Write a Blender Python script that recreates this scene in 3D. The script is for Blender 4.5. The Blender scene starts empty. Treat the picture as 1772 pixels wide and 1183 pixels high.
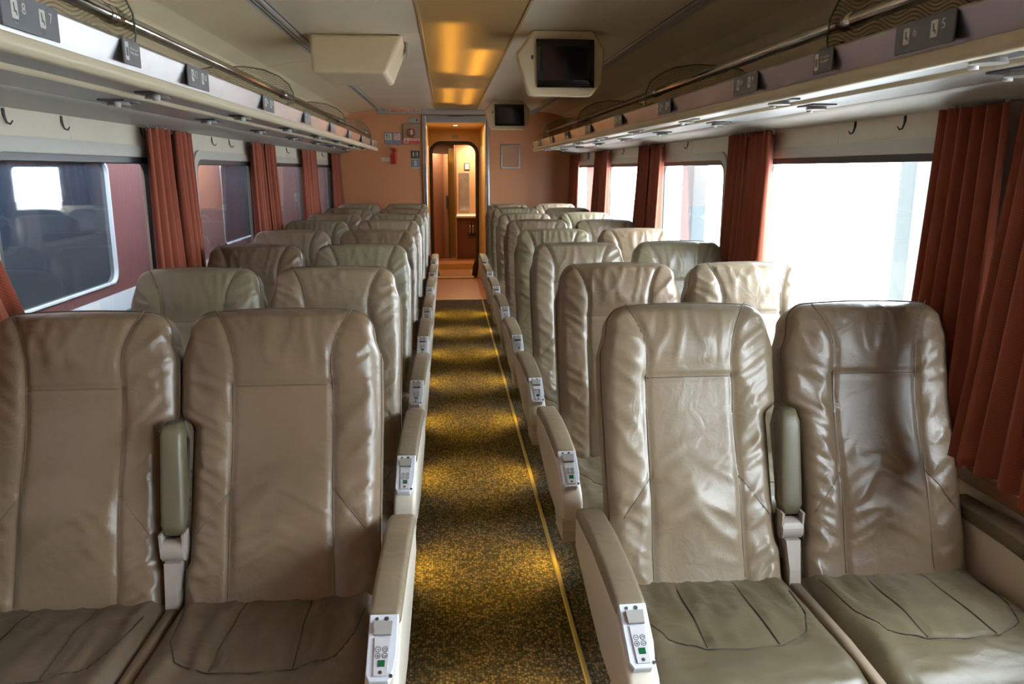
import bpy, bmesh, math, random
from mathutils import Vector, Matrix, noise
PI = math.pi
S = bpy.context.scene
COL = S.collection

# ------------------------------------------------------------------ camera
F_PX, CX, CY, CAM_H = 1378.0, 886.0, 591.5, 1.55
TH = math.atan(298 / F_PX)
PS = math.atan(114 * math.cos(TH) / F_PX)
cam = bpy.data.cameras.new('camera')
cam.sensor_width = 36.0
cam.lens = F_PX / 1772 * 36.0
cam.clip_start = 0.02
camo = bpy.data.objects.new('camera', cam)
COL.objects.link(camo)
camo.location = (0, 0, CAM_H)
camo.rotation_euler = (PI / 2 - TH, 0, -PS)
S.camera = camo

# ------------------------------------------------------------------ world, view
S.view_settings.view_transform = 'Standard'
S.view_settings.look = 'None'
S.view_settings.exposure = 0.33
S.view_settings.gamma = 1.0
S.view_settings.use_curve_mapping = False
SKY = 26.0
w = bpy.data.worlds.new('overcast_sky')
S.world = w
w.use_nodes = True
bg = w.node_tree.nodes['Background']
bg.inputs['Color'].default_value = (0.86, 0.93, 1.0, 1)
bg.inputs['Strength'].default_value = SKY
S.cycles.max_bounces = 10
S.cycles.diffuse_bounces = 5
S.cycles.glossy_bounces = 4
S.cycles.transmission_bounces = 8
S.cycles.transparent_max_bounces = 16
S.cycles.caustics_reflective = False
S.cycles.caustics_refractive = False
S.cycles.sample_clamp_indirect = 6.0
S.cycles.use_denoising = True
try:
    S.cycles.denoiser = 'OPENIMAGEDENOISE'
except Exception:
    pass

def area_light(name, loc, rot, sx, sy, power, color=(1, 1, 1), spread=None):
    L = bpy.data.lights.new(name, 'AREA')
    L.shape = 'RECTANGLE'
    L.size, L.size_y = sx, sy
    L.energy = power
    L.color = color
    if spread is not None:
        L.spread = spread
    o = bpy.data.objects.new(name, L)
    o.location = loc
    o.rotation_euler = rot
    COL.objects.link(o)
    return o

# ------------------------------------------------------------------ key dimensions
XL, XR = -1.28, 1.52            # inner wall faces
CC = 0.12                       # centre line of the coach
YB = 9.75                       # bulkhead
Y0 = -2.2                       # wall behind the camera
ZC = 2.235                      # flat ceiling
PITCH = 0.95

# tubes above the diffusers of the ceiling light run
for (px, ya, yb, e) in [(0.035, 4.0, 6.1, 12), (0.222, 4.85, 6.25, 11), (0.035, 7.15, 8.75, 9), (0.222, 7.15, 8.95, 10),
                        (0.035, 0.6, 2.6, 7), (0.222, 0.6, 2.6, 7)]:
    area_light('ceiling_tube', (px, (ya + yb) / 2, ZC + 0.055), (0, 0, 0), 0.065, yb - ya - 0.1, e * 0.42, (1.0, 0.78, 0.42))

# ------------------------------------------------------------------ materials
MATS = {}
def nodes_of(m):
    return m.node_tree.nodes, m.node_tree.links
def mat(name, col, rough=0.5, metal=0.0, spec=0.5, noise_amt=0.0, noise_scale=20.0, bump=0.0, bump_scale=200.0,
        col2=None, coat=0.0, stretch=None):
    if name in MATS:
        return MATS[name]
    m = bpy.data.materials.new(name)
    m.use_nodes = True
    n, l = nodes_of(m)
    b = n['Principled BSDF']
    b.inputs['Base Color'].default_value = (*col, 1)
    b.inputs['Roughness'].default_value = rough
    b.inputs['Metallic'].default_value = metal
    b.inputs['Specular IOR Level'].default_value = spec
    b.inputs['Coat Weight'].default_value = coat
    tc = n.new('ShaderNodeTexCoord')
    mp = n.new('ShaderNodeMapping')
    l.new(tc.outputs['Object'], mp.inputs['Vector'])
    if stretch:
        mp.inputs['Scale'].default_value = stretch
    if noise_amt > 0:
        nz = n.new('ShaderNodeTexNoise')
        nz.inputs['Scale'].default_value = noise_scale
        nz.inputs['Detail'].default_value = 5
        l.new(mp.outputs[0], nz.inputs['Vector'])
        mx = n.new('ShaderNodeMix')
        mx.data_type = 'RGBA'
        c2 = col2 or tuple(c * 0.6 for c in col)
        mx.inputs['A'].default_value = (*col, 1)
        mx.inputs['B'].default_value = (*c2, 1)
        rp = n.new('ShaderNodeMapRange')
        rp.inputs['From Min'].default_value = 0.35
        rp.inputs['From Max'].default_value = 0.7
        rp.inputs['To Max'].default_value = noise_amt
        l.new(nz.outputs['Fac'], rp.inputs['Value'])
        l.new(rp.outputs[0], mx.inputs['Factor'])
        l.new(mx.outputs['Result'], b.inputs['Base Color'])
    if bump > 0:
        nz = n.new('ShaderNodeTexNoise')
        nz.inputs['Scale'].default_value = bump_scale
        nz.inputs['Detail'].default_value = 4
        l.new(mp.outputs[0], nz.inputs['Vector'])
        bp = n.new('ShaderNodeBump')
        bp.inputs['Strength'].default_value = bump
        bp.inputs['Distance'].default_value = 0.002
        l.new(nz.outputs['Fac'], bp.inputs['Height'])
        l.new(bp.outputs[0], b.inputs['Normal'])
    MATS[name] = m
    return m

def leather(name, col, col2, rough=0.31):
    m = bpy.data.materials.new(name)
    m.use_nodes = True
    n, l = nodes_of(m)
    b = n['Principled BSDF']
    b.inputs['Specular IOR Level'].default_value = 0.55
    tc = n.new('ShaderNodeTexCoord')
    oi = n.new('ShaderNodeObjectInfo')
    ad = n.new('ShaderNodeVectorMath'); ad.operation = 'MULTIPLY_ADD'
    cmb = n.new('ShaderNodeCombineXYZ')
    l.new(oi.outputs['Random'], cmb.inputs[0]); l.new(oi.outputs['Random'], cmb.inputs[2])
    ad.inputs[1].default_value = (37, 37, 37)
    l.new(cmb.outputs[0], ad.inputs[0]); l.new(tc.outputs['Object'], ad.inputs[2])
    n1 = n.new('ShaderNodeTexNoise'); n1.inputs['Scale'].default_value = 5; n1.inputs['Detail'].default_value = 6
    l.new(ad.outputs[0], n1.inputs['Vector'])
    mx = n.new('ShaderNodeMix'); mx.data_type = 'RGBA'
    mx.inputs['A'].default_value = (*col, 1); mx.inputs['B'].default_value = (*col2, 1)
    rp = n.new('ShaderNodeMapRange'); rp.inputs['From Min'].default_value = 0.35; rp.inputs['From Max'].default_value = 0.68
    l.new(n1.outputs['Fac'], rp.inputs['Value']); l.new(rp.outputs[0], mx.inputs['Factor'])
    hs = n.new('ShaderNodeHueSaturation')
    vr = n.new('ShaderNodeMapRange'); vr.inputs['To Min'].default_value = 0.86; vr.inputs['To Max'].default_value = 1.12
    l.new(oi.outputs['Random'], vr.inputs['Value']); l.new(vr.outputs[0], hs.inputs['Value'])
    l.new(mx.outputs['Result'], hs.inputs['Color']); l.new(hs.outputs[0], b.inputs['Base Color'])
    rr = n.new('ShaderNodeMapRange'); rr.inputs['To Min'].default_value = rough - 0.07; rr.inputs['To Max'].default_value = rough + 0.14
    l.new(n1.outputs['Fac'], rr.inputs['Value']); l.new(rr.outputs[0], b.inputs['Roughness'])
    # fine grain, cracks and soft creases
    g = n.new('ShaderNodeTexVoronoi'); g.inputs['Scale'].default_value = 420
    l.new(tc.outputs['Object'], g.inputs['Vector'])
    c = n.new('ShaderNodeTexNoise'); c.inputs['Scale'].default_value = 17; c.inputs['Detail'].default_value = 3
    c.inputs['Distortion'].default_value = 1.2
    l.new(ad.outputs[0], c.inputs['Vector'])
    b1 = n.new('ShaderNodeBump'); b1.inputs['Strength'].default_value = 0.10; b1.inputs['Distance'].default_value = 0.001
    l.new(g.outputs['Distance'], b1.inputs['Height'])
    b2 = n.new('ShaderNodeBump'); b2.inputs['Strength'].default_value = 0.30; b2.inputs['Distance'].default_value = 0.007
    l.new(c.outputs['Fac'], b2.inputs['Height']); l.new(b1.outputs[0], b2.inputs['Normal'])
    l.new(b2.outputs[0], b.inputs['Normal'])
    return m

LEA = [leather('leather_taupe', (0.181, 0.124, 0.075), (0.143, 0.096, 0.057)),
       leather('leather_sand', (0.231, 0.172, 0.110), (0.189, 0.140, 0.088)),
       leather('leather_greenish', (0.206, 0.172, 0.106), (0.175, 0.140, 0.083))]
LEA_C = leather('leather_olive_cushion', (0.134, 0.107, 0.060), (0.097, 0.075, 0.042), 0.38)
LEA_CT = leather('leather_brown_cushion', (0.137, 0.099, 0.063), (0.107, 0.079, 0.049), 0.42)
LEA_A = leather('leather_arm_pad', (0.239, 0.186, 0.120), (0.189, 0.144, 0.091), 0.42)
LEA_M = leather('leather_middle_pad', (0.135, 0.114, 0.064), (0.104, 0.086, 0.050), 0.42)
M_PIPE = mat('seam_thread', (0.115, 0.085, 0.055), 0.6)
M_CRACK = mat('seam_dark', (0.045, 0.033, 0.022), 0.7)
M_SHELL = mat('cream_plastic', (0.70, 0.62, 0.51), 0.35, noise_amt=0.25, noise_scale=6)
M_PANEL = mat('pale_plastic', (0.66, 0.68, 0.74), 0.32)
M_PGREY = mat('grey_plastic', (0.33, 0.31, 0.29), 0.4)
M_HINGE = mat('hinge_plastic', (0.34, 0.29, 0.25), 0.4)
M_BACK = mat('back_shell_plastic', (0.15, 0.125, 0.095), 0.5)
M_DARK = mat('dark_metal', (0.05, 0.05, 0.05), 0.5)
M_BLACK = mat('black_rubber', (0.012, 0.013, 0.016), 0.35)
M_GREEN = mat('display_green', (0.01, 0.10, 0.04), 0.2)
M_CEIL = mat('ceiling_laminate', (0.82, 0.73, 0.59), 0.30, noise_amt=0.25, noise_scale=2.0)
M_CEIL2 = mat('cove_laminate', (0.80, 0.67, 0.46), 0.33, noise_amt=0.3, noise_scale=1.5)
M_SEAM = mat('joint_dark', (0.10, 0.08, 0.055), 0.7)
M_SEAML = mat('joint_light', (0.62, 0.60, 0.56), 0.6)
M_WALL = mat('wall_laminate_cream', (0.60, 0.535, 0.43), 0.5, noise_amt=0.3, noise_scale=5, col2=(0.5, 0.43, 0.34))
M_SURR = mat('window_surround', (0.40, 0.385, 0.345), 0.42)
M_ALU = mat('brushed_aluminium', (0.74, 0.75, 0.77), 0.30, 1.0, noise_amt=0.5, noise_scale=9, col2=(0.42, 0.42, 0.43), stretch=(1, .35, 1))
M_CHROME = mat('chrome_tube', (0.60, 0.57, 0.52), 0.14, 1.0)
M_RAIL = mat('rail_satin', (0.62, 0.61, 0.59), 0.35, 0.5)
M_LIP = mat('rack_lip_cream', (0.60, 0.525, 0.38), 0.4)
M_UNDER = mat('rack_underside', (0.50, 0.50, 0.50), 0.32)
M_GREYSIGN = mat('sign_grey', (0.115, 0.12, 0.135), 0.4)
M_WHITE = mat('sign_white', (0.75, 0.75, 0.72), 0.5)
M_PALEG = mat('sign_pale_grey', (0.38, 0.40, 0.42), 0.5)
M_RED = mat('sign_red', (0.55, 0.04, 0.03), 0.45)
M_NAVY = mat('sign_navy', (0.02, 0.025, 0.04), 0.4)
M_BLUE = mat('sign_blue', (0.03, 0.07, 0.22), 0.4)
M_SLATE = mat('sign_slate', (0.16, 0.20, 0.27), 0.45)
M_STEEL = mat('plate_steel', (0.34, 0.27, 0.19), 0.4, 0.6)
M_MON = mat('monitor_cream', (0.70, 0.57, 0.38), 0.33)
M_SCREEN = mat('screen_glass', (0.004, 0.004, 0.007), 0.12)
M_TAN = mat('tan_linoleum', (0.42, 0.17, 0.065), 0.35, noise_amt=0.3, noise_scale=8)
M_BRASS = mat('brass_strip', (0.55, 0.42, 0.2), 0.35, 0.6)
M_YSTRIP = mat('yellow_floor_strip', (0.34, 0.25, 0.09), 0.3)
M_SALMON = mat('salmon_laminate', (0.42, 0.22, 0.15), 0.35)
M_OCHRE = mat('ochre_laminate', (0.66, 0.44, 0.16), 0.35)
M_CAB = mat('cabinet_laminate', (0.52, 0.30, 0.17), 0.4)
M_CABD = mat('cabinet_brown', (0.20, 0.09, 0.045), 0.4)
M_BROWNW = mat('wood_block', (0.23, 0.13, 0.05), 0.5, noise_amt=0.6, noise_scale=30, stretch=(1, .1, 1))
M_TMAR = mat('train_maroon', (0.15, 0.060, 0.062), 0.35, noise_amt=0.2, noise_scale=2)
M_TWHITE = mat('train_white', (0.62, 0.68, 0.74), 0.3)
M_TGREEN = mat('train_green', (0.03, 0.16, 0.15), 0.3)
M_TGLASS = mat('train_tinted_glass', (0.02, 0.03, 0.045), 0.05, spec=0.6)
M_CONC = mat('platform_concrete', (0.72, 0.70, 0.67), 0.8, noise_amt=0.3, noise_scale=4)
M_POST = mat('post_paint', (0.040, 0.052, 0.058), 0.6)
M_DIRT = mat('ballast', (0.22, 0.20, 0.18), 0.9, noise_amt=0.6, noise_scale=30)
M_OUT = mat('outer_skin', (0.22, 0.22, 0.23), 0.5)
M_WHITEPL = mat('white_ceramic', (0.8, 0.8, 0.8), 0.3)

def bulkhead_mat():
    m = mat('bulkhead_orange_laminate', (0.47, 0.215, 0.105), 0.42)
    n, l = nodes_of(m)
    b = n['Principled BSDF']
    tc = n.new('ShaderNodeTexCoord')
    wv = n.new('ShaderNodeTexWave'); wv.bands_direction = 'X'
    wv.inputs['Scale'].default_value = 26; wv.inputs['Distortion'].default_value = 0.6
    l.new(tc.outputs['Object'], wv.inputs['Vector'])
    mx = n.new('ShaderNodeMix'); mx.data_type = 'RGBA'
    mx.inputs['A'].default_value = (0.56, 0.240, 0.105, 1); mx.inputs['B'].default_value = (0.48, 0.198, 0.084, 1)
    l.new(wv.outputs['Fac'], mx.inputs['Factor']); l.new(mx.outputs['Result'], b.inputs['Base Color'])
    return m
M_BULK = bulkhead_mat()

def carpet_mat():
    m = mat('woven_carpet', (0.12, 0.10, 0.06), 0.95, spec=0.1)
    n, l = nodes_of(m)
    b = n['Principled BSDF']
    tc = n.new('ShaderNodeTexCoord')
    mp = n.new('ShaderNodeMapping'); mp.inputs['Scale'].default_value = (105, 80, 1)
    l.new(tc.outputs['Object'], mp.inputs['Vector'])
    vo = n.new('ShaderNodeTexVoronoi'); vo.inputs['Scale'].default_value = 1.0; vo.inputs['Randomness'].default_value = 0.65
    l.new(mp.outputs[0], vo.inputs['Vector'])
    cr = n.new('ShaderNodeValToRGB')
    sep = n.new('ShaderNodeSeparateColor')
    l.new(vo.outputs['Color'], sep.inputs[0]); l.new(sep.outputs[0], cr.inputs['Fac'])
    e = cr.color_ramp
    e.interpolation = 'CONSTANT'
    e.elements[0].position = 0; e.elements[0].color = (0.105, 0.085, 0.060, 1)
    e.elements[1].position = 0.35; e.elements[1].color = (0.215, 0.160, 0.095, 1)
    for p, c in ((0.6, (0.18, 0.155, 0.11, 1)), (0.78, (0.27, 0.180, 0.085, 1)), (0.92, (0.11, 0.095, 0.07, 1))):
        k = e.elements.new(p); k.color = c
    # dark weave gaps between tufts
    mr = n.new('ShaderNodeMapRange'); mr.inputs['From Min'].default_value = 0.25; mr.inputs['From Max'].default_value = 0.62
    mr.inputs['To Min'].default_value = 1.0; mr.inputs['To Max'].default_value = 0.35
    l.new(vo.outputs['Distance'], mr.inputs['Value'])
    mx = n.new('ShaderNodeMix'); mx.data_type = 'RGBA'; mx.blend_type = 'MULTIPLY'; mx.inputs['Factor'].default_value = 1
    l.new(cr.outputs[0], mx.inputs['A']); l.new(mr.outputs[0], mx.inputs['B'])
    l.new(mx.outputs['Result'], b.inputs['Base Color'])
    bp = n.new('ShaderNodeBump'); bp.invert = True
    bp.inputs['Strength'].default_value = 0.8; bp.inputs['Distance'].default_value = 0.003
    l.new(vo.outputs['Distance'], bp.inputs['Height']); l.new(bp.outputs[0], b.inputs['Normal'])
    return m
M_CARPET = carpet_mat()

def curtain_mat():
    m = mat('rust_curtain_cloth', (0.30, 0.075, 0.035), 0.8, spec=0.2)
    n, l = nodes_of(m)
    b = n['Principled BSDF']
    b.inputs['Sheen Weight'].default_value = 0.15
    tc = n.new('ShaderNodeTexCoord')
    mp = n.new('ShaderNodeMapping'); mp.inputs['Scale'].default_value = (1, 330, 330)
    l.new(tc.outputs['Object'], mp.inputs['Vector'])
    ck = n.new('ShaderNodeTexChecker'); ck.inputs['Scale'].default_value = 1.0
    ck.inputs['Color1'].default_value = (0.25, 0.060, 0.030, 1); ck.inputs['Color2'].default_value = (0.19, 0.042, 0.022, 1)
    l.new(mp.outputs[0], ck.inputs['Vector']); l.new(ck.outputs[0], b.inputs['Base Color'])
    out = n['Material Output']
    tr = n.new('ShaderNodeBsdfTranslucent'); tr.inputs['Color'].default_value = (0.36, 0.08, 0.04, 1)
    ms = n.new('ShaderNodeMixShader'); ms.inputs[0].default_value = 0.10
    l.new(b.outputs[0], ms.inputs[1]); l.new(tr.outputs[0], ms.inputs[2]); l.new(ms.outputs[0], out.inputs['Surface'])
    return m
M_CURT = curtain_mat()

def glass_mat(name, tint, refl_mult=1.0):
    m = bpy.data.materials.new(name); m.use_nodes = True
    n, l = nodes_of(m)
    n.remove(n['Principled BSDF'])
    out = n['Material Output']
    tr = n.new('ShaderNodeBsdfTransparent'); tr.inputs['Color'].default_value = (*tint, 1)
    gl = n.new('ShaderNodeBsdfGlossy'); gl.inputs['Roughness'].default_value = 0.02
    lw = n.new('ShaderNodeLayerWeight'); lw.inputs['Blend'].default_value = 0.5
    pw = n.new('ShaderNodeMath'); pw.operation = 'POWER'; pw.inputs[1].default_value = 5.0; l.new(lw.outputs['Facing'], pw.inputs[0])
    fr = n.new('ShaderNodeMath'); fr.operation = 'MULTIPLY_ADD'; fr.inputs[1].default_value = 0.95; fr.inputs[2].default_value = 0.045
    l.new(pw.outputs[0], fr.inputs[0])
    mu = n.new('ShaderNodeMath'); mu.operation = 'MULTIPLY'; mu.inputs[1].default_value = refl_mult; mu.use_clamp = True
    ms = n.new('ShaderNodeMixShader')
    l.new(fr.outputs[0], mu.inputs[0]); l.new(mu.outputs[0], ms.inputs[0])
    l.new(tr.outputs[0], ms.inputs[1]); l.new(gl.outputs[0], ms.inputs[2]); l.new(ms.outputs[0], out.inputs['Surface'])
    return m
M_GLASS = glass_mat('window_glass', (0.93, 0.96, 0.97), 1.5)

def etched_mat():
    # clear divider glass with a printed pattern of short wavy lines
    m = bpy.data.materials.new('etched_wave_glass'); m.use_nodes = True
    n, l = nodes_of(m)
    out = n['Material Output']; b = n['Principled BSDF']
    b.inputs['Base Color'].default_value = (0.30, 0.25, 0.15, 1); b.inputs['Roughness'].default_value = 0.5
    tc = n.new('ShaderNodeTexCoord')
    vo = n.new('ShaderNodeTexVoronoi'); vo.inputs['Scale'].default_value = 11; vo.inputs['Randomness'].default_value = 0.3
    l.new(tc.outputs['Object'], vo.inputs['Vector'])
    wv = n.new('ShaderNodeTexWave'); wv.bands_direction = 'Z'; wv.inputs['Scale'].default_value = 30
    wv.inputs['Distortion'].default_value = 0
    sx = n.new('ShaderNodeSeparateXYZ'); l.new(tc.outputs['Object'], sx.inputs[0])
    si = n.new('ShaderNodeMath'); si.operation = 'SINE'
    mu = n.new('ShaderNodeMath'); mu.operation = 'MULTIPLY'; mu.inputs[1].default_value = 62
    l.new(sx.outputs[0], mu.inputs[0]); l.new(mu.outputs[0], si.inputs[0])
    m2 = n.new('ShaderNodeMath'); m2.operation = 'MULTIPLY'; m2.inputs[1].default_value = 0.010; l.new(si.outputs[0], m2.inputs[0])
    a = n.new('ShaderNodeMath'); a.operation = 'ADD'; l.new(m2.outputs[0], a.inputs[0]); l.new(sx.outputs[2], a.inputs[1])
    cb = n.new('ShaderNodeCombineXYZ'); l.new(a.outputs[0], cb.inputs[2]); l.new(cb.outputs[0], wv.inputs['Vector'])
    gt = n.new('ShaderNodeMath'); gt.operation = 'GREATER_THAN'; gt.inputs[1].default_value = 0.80; l.new(wv.outputs['Fac'], gt.inputs[0])
    tr = n.new('ShaderNodeBsdfTransparent'); tr.inputs['Color'].default_value = (0.94, 0.94, 0.91, 1)
    gl = n.new('ShaderNodeBsdfGlossy'); gl.inputs['Roughness'].default_value = 0.05
    m1 = n.new('ShaderNodeMixShader'); m1.inputs[0].default_value = 0.10
    l.new(tr.outputs[0], m1.inputs[1]); l.new(gl.outputs[0], m1.inputs[2])
    half = n.new('ShaderNodeMath'); half.operation = 'MULTIPLY'; half.inputs[1].default_value = 0.45; l.new(gt.outputs[0], half.inputs[0])
    ms = n.new('ShaderNodeMixShader'); l.new(half.outputs[0], ms.inputs[0]); l.new(m1.outputs[0], ms.inputs[1]); l.new(b.outputs[0], ms.inputs[2])
    l.new(ms.outputs[0], out.inputs['Surface'])
    return m
M_ETCH = etched_mat()
M_GLEDGE = mat('glass_edge', (0.10, 0.12, 0.09), 0.2)

def diffuser_mat():
    m = bpy.data.materials.new('amber_diffuser'); m.use_nodes = True
    n, l = nodes_of(m)
    out = n['Material Output']; b = n['Principled BSDF']
    b.inputs['Base Color'].default_value = (0.50, 0.34, 0.13, 1); b.inputs['Roughness'].default_value = 0.3
    tr = n.new('ShaderNodeBsdfTranslucent'); tr.inputs['Color'].default_value = (0.80, 0.60, 0.24, 1)
    ms = n.new('ShaderNodeMixShader'); ms.inputs[0].default_value = 0.35
    l.new(b.outputs[0], ms.inputs[1]); l.new(tr.outputs[0], ms.inputs[2]); l.new(ms.outputs[0], out.inputs['Surface'])
    return m
M_DIFF = diffuser_mat()

def emit(name, col, s):
    m = bpy.data.materials.new(name); m.use_nodes = True
    b = m.node_tree.nodes['Principled BSDF']
    b.inputs['Base Color'].default_value = (*col, 1)
    b.inputs['Emission Color'].default_value = (*col, 1)
    b.inputs['Emission Strength'].default_value = s
    return m
M_LAMP = emit('warm_lamp', (1.0, 0.72, 0.35), 6.0)
M_FOOT = emit('foot_lamp', (1.0, 0.72, 0.15), 1.5)

# ------------------------------------------------------------------ mesh helpers
class MB:
    def __init__(s):
        s.v, s.f = [], []
    def add(s, vs, fs):
        o = len(s.v)
        s.v += [tuple(p) for p in vs]
        s.f += [tuple(i + o for i in f) for f in fs]
        return s
    def box(s, a, b):
        (x0, y0, z0), (x1, y1, z1) = a, b
        x0, x1 = min(x0, x1), max(x0, x1); y0, y1 = min(y0, y1), max(y0, y1); z0, z1 = min(z0, z1), max(z0, z1)
        return s.add([(x0, y0, z0), (x1, y0, z0), (x1, y1, z0), (x0, y1, z0), (x0, y0, z1), (x1, y0, z1), (x1, y1, z1), (x0, y1, z1)],
                     [(0, 3, 2, 1), (4, 5, 6, 7), (0, 1, 5, 4), (1, 2, 6, 5), (2, 3, 7, 6), (3, 0, 4, 7)])
    def prism(s, poly, ax, a, b):
        """poly: 2-D points in the other two axes (order xyz without ax), extruded a..b along ax"""
        n = len(poly)
        def P(p, t):
            q = list(p); q.insert(ax, t); return tuple(q)
        vs = [P(p, a) for p in poly] + [P(p, b) for p in poly]
        fs = [tuple(range(n)), tuple(range(2 * n - 1, n - 1, -1))] + [(i, (i + 1) % n, (i + 1) % n + n, i + n) for i in range(n)]
        return s.add(vs, fs)
    def loft(s, loops, caps=True, closed=True):
        n = len(loops[0]); vs = [p for L in loops for p in L]; fs = []
        for k in range(len(loops) - 1):
            for i in range(n if closed else n - 1):
                j = (i + 1) % n
                fs.append((k * n + i, k * n + j, (k + 1) * n + j, (k + 1) * n + i))
        if caps:
            fs.append(tuple(range(n - 1, -1, -1))); fs.append(tuple(range((len(loops) - 1) * n, len(loops) * n)))
        return s.add(vs, fs)
    def tube(s, pts, r, n=8, caps=True):
        pts = [Vector(p) for p in pts]; loops = []; up = None
        for i, p in enumerate(pts):
            a = pts[max(i - 1, 0)]; b = pts[min(i + 1, len(pts) - 1)]
            t = (b - a).normalized()
            if up is None:
                up = Vector((0, 0, 1)) if abs(t.z) < 0.9 else Vector((1, 0, 0))
            u = up - t * up.dot(t)
            if u.length < 1e-5:
                u = t.orthogonal()
            u.normalize(); up = u; v = t.cross(u)
            rr = r[i] if isinstance(r, (list, tuple)) else r
            loops.append([tuple(p + u * (rr * math.cos(2 * PI * k / n)) + v * (rr * math.sin(2 * PI * k / n))) for k in range(n)])
        return s.loft(loops, caps)
    def cyl(s, c, axis, r, h, n=20, r2=None):
        a = Vector(axis).normalized() * h / 2; c = Vector(c)
        return s.tube([c - a, c + a], [r, r if r2 is None else r2], n)
    def build(s, name, m, parent=None, smooth=False, bevel=0, seg=2, sub=0, angle=None, mats=None, slot=None):
        me = bpy.data.meshes.new(name)
        me.from_pydata(s.v, [], s.f)
        bm = bmesh.new(); bm.from_mesh(me)
        bmesh.ops.recalc_face_normals(bm, faces=bm.faces)
        bm.to_mesh(me); bm.free()
        me.materials.append(m)
        if smooth:
            me.polygons.foreach_set('use_smooth', [True] * len(me.polygons))
        o = link(name, me, parent)
        if bevel:
            b = o.modifiers.new('bevel', 'BEVEL'); b.width = bevel; b.segments = seg; b.limit_method = 'ANGLE'; b.angle_limit = 0.6
            me.polygons.foreach_set('use_smooth', [True] * len(me.polygons))
            wn = o.modifiers.new('wn', 'WEIGHTED_NORMAL'); wn.keep_sharp = False
        if sub:
            m_ = o.modifiers.new('sub', 'SUBSURF'); m_.levels = sub; m_.render_levels = sub
        return o

def link(name, me, parent=None):
    o = bpy.data.objects.new(name, me)
    COL.objects.link(o)
    if parent is not None:
        o.parent = parent
    return o

def tag(o, label, cat, group=None, kind=None):
    o['label'] = label
    if cat: o['category'] = cat
    if group: o['group'] = group
    if kind: o['kind'] = kind
    return o
def thing(name, label, cat, loc=(0, 0, 0), group=None):
    o = bpy.data.objects.new(name, None)
    o.empty_display_size = 0.05
    o.location = loc
    COL.objects.link(o)
    return tag(o, label, cat, group)
def struct(o, label=None):
    o['kind'] = 'structure'
    if label: o['label'] = label
    return o

def text(body, size, loc, xdir, zdir, m, parent, name='lettering', align='CENTER', extr=0.0006, bold=0.0):
    cu = bpy.data.curves.new('t', 'FONT')
    cu.body = body; cu.size = size; cu.extrude = extr; cu.align_x = align; cu.align_y = 'CENTER'; cu.offset = bold
    cu.resolution_u = 3
    t = bpy.data.objects.new('t', cu); COL.objects.link(t)
    me = bpy.data.meshes.new_from_object(t.evaluated_get(bpy.context.evaluated_depsgraph_get()))
    bpy.data.objects.remove(t); bpy.data.curves.remove(cu)
    x = Vector(xdir).normalized(); z = Vector(zdir).normalized(); n = x.cross(z)
    M = Matrix((x, z, n)).transposed().to_4x4(); M.translation = Vector(loc)
    me.transform(M)
    me.materials.clear(); me.materials.append(m)
    return link(name, me, parent)

# ------------------------------------------------------------------ room shell
RZ = 2.40      # outside roof
BOT = -0.15
T = 0.07
fl = MB().box((XL - T, Y0 - 0.1, BOT), (XR + T, 9.63, 0.0)).build('floor', M_CARPET); struct(fl, 'brown and gold woven carpet of the coach')
f2 = MB().box((XL - T, 9.63, BOT), (XR + T, 12.58, 0.0)).build('floor', M_TAN); struct(f2, 'tan floor covering by the end door')
struct(MB().box((CC - 0.5, 9.618, 0), (CC + 0.5, 9.645, 0.004)).build('trim_1', M_BRASS), 'brass edge strip between carpet and tan floor')
for i, x in enumerate((-0.172, 0.412)):
    mb = MB().prism([(x - 0.009, 0), (x + 0.009, 0), (x + 0.005, 0.004), (x - 0.005, 0.004)], 1, Y0, 9.61)
    struct(mb.build('trim_%d' % (2 + i), M_YSTRIP), 'yellow strip in the carpet on the %s of the aisle' % ('left', 'right')[i])

# ceiling: flat field in panels either side of the light run
mb = MB()
PL0, PL1 = -0.106, 0.358
for (a, b) in ((-0.745, PL0 - 0.004), (PL1 + 0.004, 1.045)):
    ys = [Y0, -1.1, 0.6, 2.4, 4.36, 6.8, 8.3, YB]
    for y0, y1 in zip(ys, ys[1:]):
        mb.box((a, y0 + 0.0015, ZC), (b, y1 - 0.0015, ZC + 0.02))
struct(mb.build('ceiling', M_CEIL, bevel=0.0015, seg=1), 'beige laminate ceiling panels')
struct(MB().box((XL - T, Y0 - 0.1, RZ - 0.03), (XR + T, 14.3, RZ + 0.03)).build('ceiling', M_OUT), 'outer roof of the coach')
# closing board above the laminate so no daylight enters
struct(MB().box((-0.75, Y0, ZC + 0.021), (PL0 - 0.006, YB, ZC + 0.03)).box((PL1 + 0.006, Y0, ZC + 0.021), (1.05, YB, ZC + 0.03)).build('ceiling', M_SEAM))

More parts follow.
